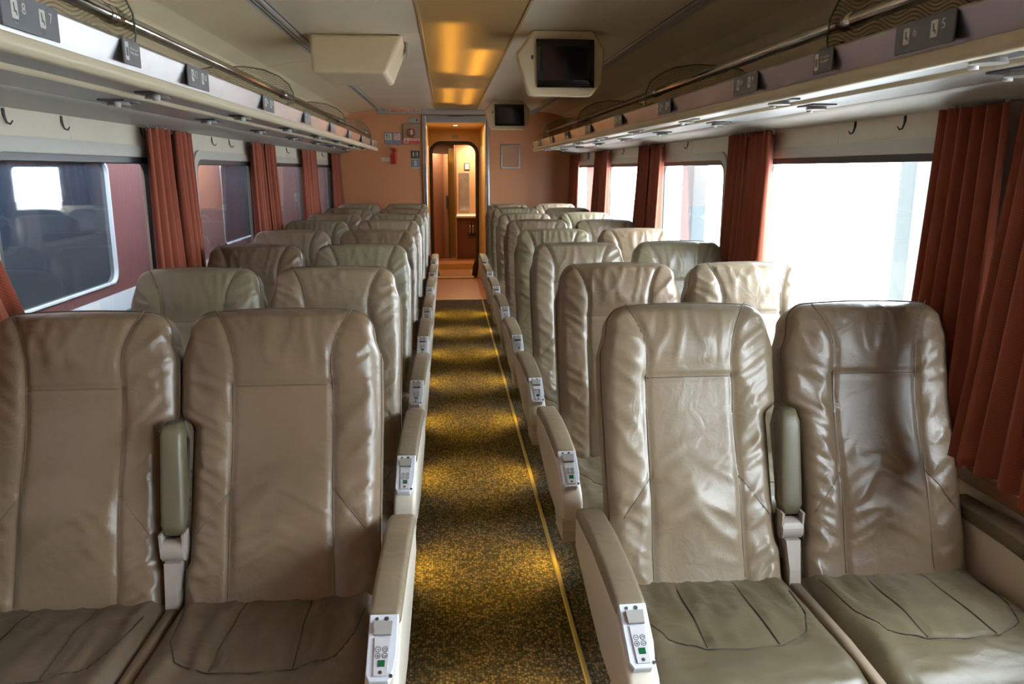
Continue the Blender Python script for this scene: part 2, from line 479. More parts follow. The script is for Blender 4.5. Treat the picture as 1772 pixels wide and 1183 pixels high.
# coves from the track down to the wall behind the racks
def cove(side):
    s = -1 if side == 'left' else 1
    xt = -0.80 if s < 0 else 1.10
    xw = XL if s < 0 else XR
    pts = [(xt, ZC - 0.012)]
    d = abs(xw - xt)
    pts += [(xt + s * d * 0.35, ZC - 0.03), (xt + s * d * 0.62, ZC - 0.055), (xt + s * d * 0.80, ZC - 0.10), (xt + s * d * 0.92, ZC - 0.17),
            (xt + s * d * 0.985, ZC - 0.27), (xw - s * 0.001, ZC - 0.36), (xw - s * 0.001, 1.76)]
    loops = []
    mb = MB()
    ys = [Y0, 0.55, 2.95, 5.35, 7.7, YB]
    for y0, y1 in zip(ys, ys[1:]):
        loop = lambda y: [(p[0], y, p[1]) for p in pts] + [(p[0] + s * 0.012, y, p[1] + 0.012) for p in reversed(pts)]
        mb.loft([loop(y0 + 0.002), loop(y1 - 0.002)])
    o = mb.build('ceiling', M_CEIL2, smooth=False)
    md = o.modifiers.new('b', 'BEVEL'); md.width = 0.012; md.segments = 3; md.limit_method = 'ANGLE'; md.angle_limit = 0.15
    o.data.polygons.foreach_set('use_smooth', [True] * len(o.data.polygons))
    o.modifiers.new('wn', 'WEIGHTED_NORMAL')
    struct(o, 'curved beige cove panels above the %s rack' % side)
    back = MB().prism([(p[0] + s * 0.013, p[1] + 0.014) for p in pts] + [(p[0] + s * 0.02, p[1] + 0.025) for p in reversed(pts)], 1, Y0, YB)
    struct(back.build('ceiling', M_SEAM))
cove('left'); cove('right')
# tracks (double aluminium rails) along the ceiling and across the bulkhead
def track(i, x, label):
    mb = MB()
    for dx, wdt, z0, z1 in ((-0.028, 0.014, 0.012, 0.0), (0.0, 0.010, 0.010, 0.0), (0.026, 0.016, 0.014, 0.0)):
        mb.box((x + dx - wdt / 2, Y0, ZC - z0), (x + dx + wdt / 2, YB - 0.02, ZC + 0.01))
    o = mb.build('trim_%d' % i, M_RAIL, bevel=0.002)
    struct(o, label)
    struct(MB().box((x - 0.04, Y0, ZC - 0.001), (x + 0.04, YB - 0.02, ZC + 0.02)).build('trim_%d' % i, M_BLACK))
track(4, -0.775, 'grooved metal ceiling track on the left')
track(5, 1.075, 'grooved metal ceiling track on the right')
mb = MB()
for dy, z in ((-0.03, 0.012), (-0.062, 0.010)):
    mb.box((-0.79, YB + dy - 0.006, ZC - z), (1.09, YB + dy + 0.007, ZC + 0.01))
struct(mb.box((-0.79, YB - 0.018, ZC - 0.05), (1.09, YB - 0.001, ZC - 0.012)).build('trim_6', M_RAIL, bevel=0.002), 'metal rail along the top of the end wall')
struct(MB().box((-0.79, YB - 0.08, ZC - 0.001), (1.09, YB, ZC + 0.02)).build('trim_6', M_BLACK))

# ceiling light run: diffuser panels in a box
run = thing('ceiling_light_panel', 'long amber glowing light panel along the middle of the ceiling', 'ceiling light', (0.126, 4, ZC))
run.location = (0, 0, 0)
for y0, y1 in ((-1.9, 0.55), (0.56, 3.1), (3.11, 6.45), (6.46, 9.66)):
    MB().box((PL0, y0, ZC), (PL1, y1, ZC + 0.004)).build('diffuser', M_DIFF, run)
MB().box((PL0 - 0.012, -1.9, ZC - 0.006), (PL0 - 0.001, 9.66, ZC + 0.10)).box((PL1 + 0.001, -1.9, ZC - 0.006), (PL1 + 0.012, 9.66, ZC + 0.10)) \
    .box((PL0, -1.91, ZC + 0.1), (PL1, 9.66, ZC + 0.11)).build('frame', M_BRASS, run)
MB().box((0.124, -1.9, ZC + 0.03), (0.132, 9.6, ZC + 0.095)).build('divider', M_LIP, run)

# side walls with rounded window holes
def rrect(y0, y1, z0, z1, r, k=7):
    pts = []
    for cy, cz, a0 in ((y1 - r, z1 - r, 0), (y0 + r, z1 - r, PI / 2), (y0 + r, z0 + r, PI), (y1 - r, z0 + r, 1.5 * PI)):
        for i in range(k + 1):
            a = a0 + PI / 2 * i / k
            pts.append((cy + r * math.cos(a), cz + r * math.sin(a)))
    return pts
WZ0, WZ1 = 0.86, 1.600
WL = [(-1.48, -0.26), (0.46, 1.76), (2.38, 3.69), (4.28, 5.60), (6.20, 7.57), (8.10, 9.38)]
WR = [(-1.36, -0.04), (0.53, 1.85), (2.34, 3.80), (4.33, 5.70), (6.23, 7.62), (8.13, 9.50)]
def wall(side, wins):
    s = -1 if side == 'left' else 1
    xi = XL if s < 0 else XR
    xo = xi + s * T
    mb = MB()
    zb, zt = BOT, RZ
    edges = [Y0 - 0.1]
    for a, b in zip(wins, wins[1:]):
        edges.append((a[1] + b[0]) / 2)
    edges.append(YB + 0.02)
    for k, (y0, y1) in enumerate(wins):
        e0, e1 = edges[k], edges[k + 1]
        hole = rrect(y0, y1, WZ0, WZ1, 0.085)
        n = len(hole)
        cy, cz = (y0 + y1) / 2, (WZ0 + WZ1) / 2
        outer = []
        q = n // 4
        for i, (y, z) in enumerate(hole):
            c = i // q; t = (i % q) / (q - 1)
            corner = ((e1, zt), (e0, zt), (e0, zb), (e1, zb))[c]
            if c == 0: p = (e1, z + (zt - z) * min(1, t * 2)) if t < 0.5 else (y + (e1 - y) * (1 - (t - .5) * 2), zt)
            elif c == 1: p = (y + (e0 - y) * min(1, t * 2), zt) if t < 0.5 else (e0, z + (zt - z) * (1 - (t - .5) * 2))
            elif c == 2: p = (e0, z + (zb - z) * min(1, t * 2)) if t < 0.5 else (y + (e0 - y) * (1 - (t - .5) * 2), zb)
            else: p = (y + (e1 - y) * min(1, t * 2), zb) if t < 0.5 else (e1, z + (zb - z) * (1 - (t - .5) * 2))
            outer.append(p)
        # make sure exact corners are present
        for c in range(4):
            idx = c * q + q // 2
            outer[idx] = ((e1, zt), (e0, zt), (e0, zb), (e1, zb))[c]
        L = [[(x, p[0], p[1]) for p in pts] for x, pts in ((xi, outer), (xi, hole), (xo, rrect(y0 - 0.05, y1 + 0.05, WZ0 - 0.05, WZ1 + 0.05, 0.12)), (xo, outer))]
        mb.loft(L, caps=False)
    struct(mb.build('wall_%s' % side, M_WALL), '%s side wall with cream panels around the windows' % side)
wall('left', WL); wall('right', WR)
def window(i, side, y0, y1, tail):
    s = -1 if side == 'left' else 1
    xi = XL if s < 0 else XR
    root = bpy.data.objects.new('window_%d' % i, None); COL.objects.link(root); root['kind'] = 'structure'
    root['label'] = tail
    def ring(name, g0, g1, xa, xb, m, r0, r1, bev=0.004):
        a = rrect(y0 - g0, y1 + g0, WZ0 - g0, WZ1 + g0, r0); b = rrect(y0 - g1, y1 + g1, WZ0 - g1, WZ1 + g1, r1)
        L = [[(x, p[0], p[1]) for p in q] for x, q in ((xa, a), (xa, b), (xb, b), (xb, a), (xa, a))]
        return MB().loft(L, caps=False).build(name, m, root, bevel=bev)
    ring('window_frame', 0.048, 0.0, xi - s * 0.012, xi + s * 0.02, M_SURR, 0.12, 0.085)
    ring('gasket', 0.002, -0.026, xi - s * 0.006, xi + s * 0.034, M_BLACK, 0.086, 0.06)
    g = rrect(y0 + 0.01, y1 - 0.01, WZ0 + 0.01, WZ1 - 0.01, 0.08)
    x1, x2 = xi + s * 0.030, xi + s * 0.036
    MB().loft([[(x1, *p) for p in g], [(x2, *p) for p in g]]).build('window_glass', M_GLASS, root)
ORD = ['first', 'second', 'third', 'fourth', 'fifth', 'sixth', 'seventh', 'eighth']
for k, (a, b) in enumerate(WL):
    window(k + 1, 'left', a, b, 'black rimmed window in the left wall')
for k, (a, b) in enumerate(WR):
    window(k + 7, 'right', a, b, 'bright black rimmed window in the right wall')
# vertical panel joints above the windows, lower wall rail
for side, wins, x, s in (('left', WL, XL, 1), ('right', WR, XR, -1)):
    mb = MB()
    for y in ((1.0, 2.93, 4.82, 6.68, 8.6) if s > 0 else (1.2, 3.08, 4.96, 6.85, 8.75)):
        mb.box((x - s * 0.01, y - 0.0025, WZ1 + 0.05), (x + s * 0.0012, y + 0.0025, 1.74))
    struct(mb.build('trim_%d' % (7 if s > 0 else 8), M_SEAML), 'pale panel joints on the %s wall' % side)
    mb = MB().box((x, Y0, 0.655), (x + s * 0.022, YB, 0.70))
    struct(mb.build('trim_%d' % (9 if s > 0 else 10), M_CABD, bevel=0.004), 'brown rail low on the %s wall' % side)
    mb = MB().box((x, Y0, 0.0), (x + s * 0.014, YB, 0.10))
    struct(mb.build('baseboard_%s' % side, M_PGREY, bevel=0.003))
# front wall (behind the camera) and end bulkhead
struct(MB().box((XL - T, Y0 - 0.1, BOT), (XR + T, Y0, RZ)).build('wall_front', M_BULK), 'end wall behind the viewer')
DX0, DX1, DZ = -0.262, 0.505, 2.172      # doorway in the bulkhead
mb = MB().box((XL - T, YB, BOT), (DX0, YB + 0.04, RZ)).box((DX1, YB, BOT), (XR + T, YB + 0.04, RZ)).box((DX0, YB, DZ), (DX1, YB + 0.04, RZ))
struct(mb.build('wall_back', M_BULK), 'orange laminate end wall with the doorway')
# passage walls to the gangway ring
PX0, PX1 = -0.235, 0.478
mb = MB().box((PX0 - 0.06, YB + 0.04, BOT), (PX0, 11.72, RZ)).box((PX1, YB + 0.04, BOT), (PX1 + 0.06, 11.72, RZ)).box((PX0, YB + 0.04, 2.10), (PX1, 11.72, 2.2))
struct(mb.build('wall_passage', M_OCHRE), 'ochre lined passage to the gangway')
# door frame (silver)
dr = bpy.data.objects.new('door_1', None); COL.objects.link(dr); dr['kind'] = 'structure'; dr['label'] = 'silver framed doorway in the end wall'
for x0, x1 in ((DX0 - 0.012, DX0 + 0.040), (DX1 - 0.040, DX1 + 0.012)):
    MB().box((x0, YB - 0.028, 0), (x1, YB + 0.06, DZ)).build('door_post', M_ALU, dr, bevel=0.008)
    xm = (x0 + x1) / 2
    MB().box((xm - 0.006, YB - 0.031, 0), (xm + 0.000, YB - 0.027, DZ)).build('groove', M_BLACK, dr)
MB().box((DX0 - 0.012, YB - 0.022, DZ - 0.078), (DX1 + 0.012, YB + 0.06, DZ)).build('door_head', M_PGREY, dr, bevel=0.006)
# gangway ring with dark gasket, flaring at the foot
def ringpts(off):
    x0, x1, z1 = -0.215 - off, 0.443 + off, 1.92 + off
    r = 0.15 + off
    pts = [(x0 + 0.055, 0.012 if off == 0 else -0.0), (x0 + 0.035, 0.16), (x0 + 0.004, 0.30)]
    pts += [(x0, z1 - r)]
    for i in range(1, 8):
        a = PI - PI / 2 * i / 7; pts.append((x0 + r + r * math.cos(a), z1 - r + r * math.sin(a)))
    for i in range(0, 8):
        a = PI / 2 - PI / 2 * i / 7; pts.append((x1 - r + r * math.cos(a), z1 - r + r * math.sin(a)))
    pts += [(x1 - 0.004, 0.30), (x1 - 0.035, 0.16), (x1 - 0.055, 0.012 if off == 0 else 0.0)]
    return pts
tp = [(p[0], 11.69, p[1]) for p in ringpts(0)]
ringo = bpy.data.objects.new('door_2', None); COL.objects.link(ringo); ringo['kind'] = 'structure'; ringo['label'] = 'gangway opening with a dark rubber ring'
MB().tube(tp, [0.04] * 2 + [0.025] * (len(tp) - 4) + [0.04] * 2, 10).build('gasket', mat('ring_rubber', (0.035, 0.022, 0.015), 0.4), ringo, smooth=True)
ip = ringpts(0.0)
poly_out = [(PX0 - 0.05, 0.0), (PX0 - 0.05, 2.15), (PX1 + 0.05, 2.15), (PX1 + 0.05, 0.0)]
mbr = MB()
# wall plate around the ring, as a strip from the ring to the passage walls
op = []
for (x, z) in ip:
    if z < 1.74: op.append((PX0 - 0.05 if x < CC else PX1 + 0.05, z))
    else:
        t = (x - (-0.215)) / 0.658
        op.append((PX0 - 0.05 + t * (PX1 - PX0 + 0.1), 2.15))
mbr.loft([[(x, 11.70, z) for x, z in ip], [(x, 11.70, z) for x, z in op], [(x, 11.74, z) for x, z in op], [(x, 11.74, z) for x, z in ip]], caps=False, closed=False)
mbr.build('ring_panel', M_OCHRE, ringo)
# gangway plate and step
gp = MB().box((-0.13, 11.55, 0.001), (0.36, 12.45, 0.022)).build('gangway_plate', M_TAN, bevel=0.004)
tag(gp, 'tan gangway plate with brass edges on the floor under the ring', 'floor plate')
MB().box((-0.145, 11.53, 0.0), (0.375, 11.56, 0.026)).box((-0.15, 11.55, 0), (-0.122, 12.4, 0.03)).box((0.352, 11.55, 0), (0.38, 12.4, 0.03)).build('brass_edge', M_BRASS, gp, bevel=0.003)
struct(MB().box((-0.9, 12.58, BOT), (1.2, 14.2, 0.10)).build('floor', M_TAN), 'raised tan floor beyond the gangway')
struct(MB().box((-0.9, 12.565, 0.0), (1.2, 12.585, 0.104)).build('trim_11', M_OCHRE), 'ochre step edge beyond the gangway')
# vestibule of the next coach
mb = MB().box((-0.95, 12.4, BOT), (-0.9, 14.3, RZ)).box((1.2, 12.4, BOT), (1.25, 14.3, RZ)).box((-0.95, 14.2, BOT), (1.25, 14.25, RZ)).box((-0.95, 12.4, 2.0), (1.25, 14.25, 2.05))
mb.box((-0.95, 11.74, BOT), (-0.30, 12.45, RZ)).box((0.54, 11.74, BOT), (1.25, 12.45, RZ)).box((-0.30, 11.74, 1.98), (0.54, 12.45, 2.05))
struct(mb.build('wall_vestibule', M_CAB), 'tan walls of the vestibule in the next coach')
door = thing('folding_door', 'salmon folding door standing open on the left beyond the gangway', 'door')
MB().prism([(-0.36, 12.75), (-0.07, 13.55), (-0.035, 13.54), (-0.325, 12.74)], 2, 0.11, 1.80).build('door_leaf', M_SALMON, door, bevel=0.004)
MB().prism([(-0.055, 13.52), (0.03, 13.40), (0.042, 13.42), (-0.04, 13.56)], 2, 0.11, 1.80).build('door_leaf', M_CAB, door, bevel=0.004)
MB().box((-0.01, 13.36, 0.92), (0.022, 13.40, 1.14)).build('handle', M_DARK, door, bevel=0.01)
MB().box((-0.075, 13.50, 0.11), (-0.06, 13.53, 1.80)).box((0.028, 13.37, 0.11), (0.036, 13.41, 1.80)).build('hinge_strip', M_BLACK, door)
am = MB().box((0.045, 13.75, 0.10), (0.150, 13.80, 1.90)).build('end_panel', mat('amber_panel', (0.50, 0.30, 0.04), 0.2))
tag(am, 'narrow amber wall panel between the folding door and the cabinet', 'panel')
cab = thing('vestibule_cabinet', 'tan vestibule cabinet with a white counter, seen through the doorway', 'cabinet')
MB().box((0.16, 13.3, 0.10), (1.19, 14.19, 0.78)).build('body', M_CABD, cab, bevel=0.004)
MB().box((0.15, 13.16, 0.78), (1.19, 14.19, 0.815)).build('counter', M_WHITE, cab, bevel=0.008)
MB().box((0.16, 13.75, 0.815), (1.19, 14.19, 1.98)).build('back_board', M_CAB, cab)
MB().box((0.135, 13.20, 0.10), (0.165, 13.80, 1.98)).build('end_post', M_SALMON, cab, bevel=0.004)
bd = MB().box((0.215, 13.735, 0.87), (0.385, 13.748, 1.50)).build('metal_plate', M_ALU, bevel=0.002)
tag(bd, 'tall brushed metal plate screwed above the vestibule counter', 'plate')
for z in (0.98, 1.37):
    for x in (0.25, 0.35):
        MB().cyl((x, 13.733, z), (0, 1, 0), 0.006, 0.006, 8).build('screw', M_DARK, bd)
po = MB().box((0.305, 13.735, 1.545), (0.395, 13.748, 1.66)).build('wall_notice', M_DARK, bevel=0.002)
tag(po, 'small dark framed notice above the metal plate in the vestibule', 'notice')
MB().box((0.32, 13.730, 1.56), (0.38, 13.736, 1.645)).build('sheet', M_WHITE, po)
wr = thing('bottle_rack', 'wire rack of small bottles on the front of the vestibule cabinet', 'rack')
for i in range(3):
    x = 0.375 + i * 0.05
    b_ = MB().cyl((x, 13.27, 0.60), (0, 0, 1), 0.016, 0.24, 12).build('bottle', M_CHROME, wr, smooth=True)
MB().box((0.35, 13.24, 0.47), (0.50, 13.30, 0.485)).build('tray', M_DARK, wr)
MB().box((0.35, 13.24, 0.62), (0.50, 13.245, 0.63)).build('guard_wire', M_DARK, wr)
for nm, loc, lab in (('downlight', (0.126, 10.35, 2.099), 'small round downlight in the passage ceiling before the gangway'),
                     ('downlight', (0.42, 13.45, 1.996), 'small round downlight above the vestibule counter')):
    d = thing(nm, lab, 'ceiling light', loc)
    MB().cyl((0, 0, -0.004), (0, 0, 1), 0.036, 0.008, 20).build('bezel', M_BRASS, d)
    MB().cyl((0, 0, -0.009), (0, 0, 1), 0.026, 0.004, 20).build('lamp', M_LAMP, d)
area_light('downlight_lamp', (0.126, 10.35, 2.08), (0, 0, 0), 0.05, 0.05, 9, (1, 0.75, 0.42))
area_light('downlight_lamp', (0.42, 13.45, 1.97), (0, 0, 0), 0.05, 0.05, 14, (1, 0.75, 0.45))
area_light('vestibule_lamp', (-0.1, 13.1, 1.97), (0, 0, 0), 0.3, 0.3, 9, (1, 0.78, 0.5))
vt = MB().box((0.085, 11.685, 1.985), (0.175, 11.70, 2.03)).build('vent_grille', M_SURR, bevel=0.002)
tag(vt, 'small square vent above the gangway ring', 'vent')
for x in (0.05,):
    m_ = MB().box((0.03, YB - 0.026, DZ - 0.012), (0.21, YB - 0.021, DZ - 0.004)).build('latch_slot', M_DARK, dr)

# ------------------------------------------------------------------ signs on the bulkhead
def plate(name, label, cat, x0, x1, z0, z1, m, y=YB, th=0.006, bev=0.002):
    o = MB().box((x0, y - th, z0), (x1, y - 0.0005, z1)).build(name, m, bevel=bev)
    return tag(o, label, cat)
XD, ZD = (1, 0, 0), (0, 0, 1)
def sub(name, o, x0, x1, z0, z1, m, y):
    return MB().box((x0, y - 0.0012, z0), (x1, y, z1)).build(name, m, o)
# dining / no smoking
o = plate('dining_sign', 'grey dining sign with white knife and fork square on orange wall', 'sign', -0.717, -0.620, 1.842, 1.978, M_SLATE)
sub('white_square', o, -0.710, -0.632, 1.890, 1.968, M_WHITE, YB - 0.006)
mb = MB()
for x in (-0.687, -0.660):
    mb.box((x - 0.004, YB - 0.009, 1.902), (x + 0.004, YB - 0.0072, 1.958))
mb.box((-0.695, YB - 0.009, 1.935), (-0.679, YB - 0.0072, 1.958))
mb.build('knife_and_fork', M_NAVY, o)
text('Dining Car', 0.019, (-0.669, YB - 0.0065, 1.866), XD, ZD, M_PALEG, o)
o = plate('no_smoking_sign', 'grey sign with red crossed circle for no smoking', 'sign', -0.616, -0.523, 1.835, 1.978, M_SLATE)
sub('white_square', o, -0.608, -0.532, 1.890, 1.968, M_WHITE, YB - 0.006)
cpts = [(-0.570 + 0.028 * math.cos(a * PI / 12), YB - 0.0085, 1.929 + 0.028 * math.sin(a * PI / 12)) for a in range(25)]
MB().tube(cpts, 0.003, 6, False).tube([(-0.590, YB - 0.0085, 1.949), (-0.550, YB - 0.0085, 1.909)], 0.003, 6).build('red_circle', M_RED, o)
text('No\nSmoking', 0.017, (-0.570, YB - 0.0065, 1.868), XD, ZD, M_PALEG, o)
# brake box
o = thing('emergency_brake', 'bronze emergency brake box with red ring and red BRAKE plate', 'emergency brake')
MB().box((-0.500, YB - 0.022, 1.835), (-0.300, YB - 0.0005, 2.077)).build('case', M_STEEL, o, bevel=0.004)
cp = [(-0.400 + 0.045 * math.cos(a * PI / 12), YB - 0.035, 1.975 + 0.042 * math.sin(a * PI / 12)) for a in range(25)]
MB().tube(cp, 0.006, 8, False).build('red_ring', M_RED, o, smooth=True)
MB().box((-0.412, YB - 0.055, 1.955), (-0.388, YB - 0.022, 2.005)).build('pull_handle', M_WHITE, o, bevel=0.005)
MB().box((-0.410, YB - 0.026, 2.018), (-0.402, YB - 0.022, 2.03)).box((-0.398, YB - 0.026, 2.018), (-0.390, YB - 0.022, 2.035)).build('marks', M_WHITE, o)
rp = MB().box((-0.497, YB - 0.026, 1.848), (-0.303, YB - 0.0222, 1.918)).build('red_plate', M_RED, o, bevel=0.001)
mbt = MB().box((-0.492, YB - 0.0272, 1.855), (-0.437, YB - 0.026, 1.912)).build('white_field', M_WHITE, rp)
MB().prism([(-0.487, 1.860), (-0.442, 1.860), (-0.4645, 1.906)], 1, YB - 0.0285, YB - 0.0272).build('warning_triangle', M_RED, rp)
text('!', 0.034, (-0.4645, YB - 0.0290, 1.876), XD, ZD, M_WHITE, rp, bold=0.001)
text('BRAKE', 0.046, (-0.370, YB - 0.0265, 1.895), XD, ZD, M_WHITE, rp, bold=0.001)
text('Emergency use only', 0.014, (-0.370, YB - 0.0265, 1.862), XD, ZD, M_PALEG, rp)
o = plate('call_panel', 'small pale switch panel with dark round button above the brake box', 'switch panel', -0.427, -0.303, 2.085, 2.145, M_SURR, th=0.012, bev=0.003)
MB().cyl((-0.333, YB - 0.015, 2.118), (0, 1, 0), 0.011, 0.008, 16).build('button', M_NAVY, o)
o = plate('toilet_sign', 'dark toilet sign with white figures above the number 5', 'sign', -0.412, -0.312, 1.682, 1.772, M_NAVY)
sub('pale_edge', o, -0.412, -0.312, 1.768, 1.776, M_LIP, YB - 0.003); sub('pale_edge', o, -0.412, -0.312, 1.676, 1.684, M_LIP, YB - 0.003)
mb = MB()
for x in (-0.385, -0.339):
    mb.cyl((x, YB - 0.0075, 1.752), (0, 1, 0), 0.006, 0.002, 12).box((x - 0.007, YB - 0.0085, 1.717), (x + 0.007, YB - 0.0065, 1.744)).box((x - 0.004, YB - 0.0085, 1.698), (x + 0.004, YB - 0.0065, 1.717))
mb.box((-0.3635, YB - 0.0085, 1.70), (-0.3605, YB - 0.0065, 1.757)).build('figures', M_WHITE, o)
o = plate('car_number_sign', 'grey square sign with white 5 below the toilet sign', 'sign', -0.412, -0.312, 1.578, 1.666, M_SLATE)
sub('pale_edge', o, -0.412, -0.312, 1.662, 1.670, M_LIP, YB - 0.003); sub('pale_edge', o, -0.412, -0.312, 1.570, 1.580, M_LIP, YB - 0.003)
text('5', 0.075, (-0.362, YB - 0.0065, 1.620), XD, ZD, M_WHITE, o, bold=0.001)
# red emergency torch in its clip
o = thing('emergency_torch', 'red emergency torch clipped upright on the orange wall', 'torch')
MB().box((-0.650, YB - 0.03, 1.615), (-0.615, YB - 0.0005, 1.725)).build('holder', M_RED, o, bevel=0.004)
MB().cyl((-0.596, YB - 0.03, 1.70), (0, 0, 1), 0.022, 0.17, 18).cyl((-0.596, YB - 0.03, 1.79), (0, 0, 1), 0.022, 0.014, 18, 0.014).build('torch_body', M_RED, o, smooth=True)
MB().tube([(-0.60, YB - 0.03, 1.785), (-0.63, YB - 0.03, 1.80), (-0.66, YB - 0.03, 1.79), (-0.64, YB - 0.03, 1.775), (-0.61, YB - 0.03, 1.775)], 0.004, 6).build('wire_loop', M_DARK, o)
o = plate('paper_tag', 'small white paper tag left of the red torch', 'tag', -0.76, -0.655, 1.648, 1.690, M_WHITE, th=0.003, bev=0.0005)
text('\u2190 Torch', 0.022, (-0.705, YB - 0.0036, 1.669), XD, ZD, M_RED, o)
# EMERGENCY EXIT strip under the ceiling rail
o = MB().box((-0.687, YB - 0.088, ZC - 0.036), (-0.281, YB - 0.083, ZC + 0.0)).build('exit_sign', M_LIP)
tag(o, 'pale strip sign reading EMERGENCY EXIT in red under the ceiling', 'sign')
text('\u2190 EMERGENCY EXIT \u2192', 0.036, (-0.484, YB - 0.0885, ZC - 0.018), XD, ZD, M_RED, o, bold=0.0007)
# empty notice frame, right
o = thing('notice_frame', 'empty metal notice frame on the orange wall right of the door', 'frame')
mb = MB()
a, b, c, d = 0.652, 0.885, 1.562, 1.845
mb.box((a, YB - 0.012, c), (a + 0.02, YB - 0.0005, d)).box((b - 0.02, YB - 0.012, c), (b, YB - 0.0005, d)).box((a, YB - 0.012, c), (b, YB - 0.0005, c + 0.02)).box((a, YB - 0.012, d - 0.02), (b, YB - 0.0005, d))
mb.build('metal_frame', M_ALU, o, bevel=0.003)
MB().box((a + 0.02, YB - 0.003, c + 0.02), (b - 0.02, YB - 0.0005, d - 0.02)).build('backing', mat('frame_backing', (0.45, 0.24, 0.15), 0.25), o)
# small blue sign on right wall
o = MB().box((XR - 0.006, 8.56, 1.655), (XR - 0.0005, 8.70, 1.735)).build('wall_sign', M_BLUE, bevel=0.002)
# ------------------------------------------------------------------ luggage racks
def rack(side):
    s = -1 if side == 'left' else 1
    xf = -0.725 if s < 0 else 0.945
    xw = XL if s < 0 else XR
    X = lambda t: xf + s * t
    y0, y1 = Y0 + 0.01, 8.90
    r = thing('luggage_rack', 'long overhead luggage rack with metal front edge along the %s wall' % side, 'luggage rack')
    W = abs(xw - xf) - 0.002
    MB().prism([(X(0.018), 1.776), (X(0.0), 1.838), (X(0.004), 1.845), (X(0.016), 1.844), (X(0.030), 1.778)], 1, y0, y1).build('metal_fascia', M_ALU, r, bevel=0.002)
    MB().prism([(X(0.0), 1.777), (X(0.035), 1.777), (X(0.034), 1.755), (X(0.022), 1.745), (X(0.008), 1.747), (X(0.0), 1.758)], 1, y0, y1).build('cream_lip', M_LIP, r, bevel=0.004)
    MB().prism([(X(0.02), 1.76), (X(W), 1.76), (X(W), 1.79), (X(0.02), 1.79)], 1, y0, y1).build('shelf', M_UNDER, r)
    MB().prism([(X(0.155), 1.7605), (X(0.162), 1.752), (X(0.170), 1.756), (X(0.176), 1.751), (X(0.184), 1.7605)], 1, y0, y1).build('divider_strip', M_LIP, r)
    MB().prism([(X(0.39), 1.7605), (X(W), 1.7605), (X(W), 1.728), (X(W - 0.03), 1.728), (X(0.41), 1.748)], 1, y0, YB - 0.001).build('wall_coving', M_SURR, r, bevel=0.003)
    # rail on etched glass dividers
    xb, zb = X(0.075), 1.915
    MB().tube([(xb, y0, zb), (xb, y1 - 0.02, zb)], 0.017, 14).build('rail', M_CHROME, r, smooth=True)
    ys = (-0.1, 2.12, 4.2, 6.3, 8.3) if s < 0 else (-0.1, 2.06, 3.95, 6.0, 8.1)
    for yd in ys:
        prof = [(0.075 + 0.34, 1.795), (0.075 - 0.0, 1.795), (0.03, 1.82), (0.022, 1.87), (0.025, 1.92), (0.045, 1.965), (0.09, 2.0), (0.16, 2.03), (0.26, 2.045), (0.42, 2.04), (0.50, 2.02), (W - 0.01, 1.98), (W - 0.01, 1.80)]
        pts = [(X(t), yd, z) for t, z in prof]
        me = MB().prism([(p[0], p[2]) for p in pts], 1, yd - 0.003, yd + 0.003)
        g = me.build('glass_divider', M_ETCH, r)
        MB().tube([pts[k] for k in range(1, 11)], 0.0028, 6).build('glass_edge', M_GLEDGE, g)
        MB().prism([(yd - 0.02, 1.79), (yd + 0.24, 1.79), (yd + 0.17, 1.835), (yd + 0.10, 1.862), (yd - 0.02, 1.866)], 0, X(0.045), X(0.060)).build('wooden_foot', M_BROWNW, r, bevel=0.003)
        MB().tube([(xb, yd - 0.03, zb), (xb, yd + 0.03, zb)], 0.022, 14).build('rail_collar', M_CHROME, g, smooth=True)
    return r
RL = rack('left'); RRk = rack('right')

def rack_sign(side, y, nums, label, kind='num'):
    s = -1 if side == 'left' else 1
    xf = -0.725 if s < 0 else 0.945
    L = 0.20 if kind == 'num' else 0.10
    x1 = xf - s * 0.005
    o = MB().box((xf - s * 0.0004, y - L / 2, 1.783 if kind == 'num' else 1.786), (x1, y + L / 2, 1.842)).build('seat_number_sign' if kind == 'num' else 'tray_notice', M_GREYSIGN, bevel=0.001)
    tag(o, label, 'sign', 'signs along the rack edges')
    xd = (0, 1, 0) if s < 0 else (0, -1, 0)
    d = 1 if s < 0 else -1
    zc = 1.815
    xx = x1 - s * 0.0004
    def picto(yc):
        q = MB().add(*_rr(yc, zc, 0.011, 0.016, xx, x1)).build('seat_pictogram', M_WHITE, o)
        # seated figure
        MB().prism([(yc - d * .004, zc + .010), (yc - d * .0005, zc + .010), (yc + d * .001, zc - .001), (yc + d * .006, zc - .003), (yc + d * .007, zc - .010), (yc + d * .0045, zc - .010), (yc + d * .003, zc - .006), (yc - d * .003, zc - .005)], 0, xx - s * 0.0004, xx).build('figure', M_GREYSIGN, q)
    if kind == 'num':
        for k, num in enumerate(nums):
            yc = y + d * (-0.058 + k * 0.095)
            picto(yc)
            text(num, 0.027, (xx, yc + d * 0.030, zc + 0.004), xd, ZD, M_WHITE, o)
            text('Seat', 0.007, (xx, yc, zc - 0.022), xd, ZD, M_PALEG, o)
    else:
        q = MB().add(*_rr(y - d * 0.032, zc, 0.010, 0.020, xx, x1)).build('pictogram', M_WHITE, o)
        MB().box((x1 - s * 0.0008, y - d * 0.038, zc - 0.011), (xx, y - d * 0.026, zc + 0.008)).build('bag_figure', M_GREYSIGN, q)
        text('Do not store\nheavy objects', 0.009, (xx, y + d * 0.012, zc + 0.004), xd, ZD, M_WHITE, o)
    return o
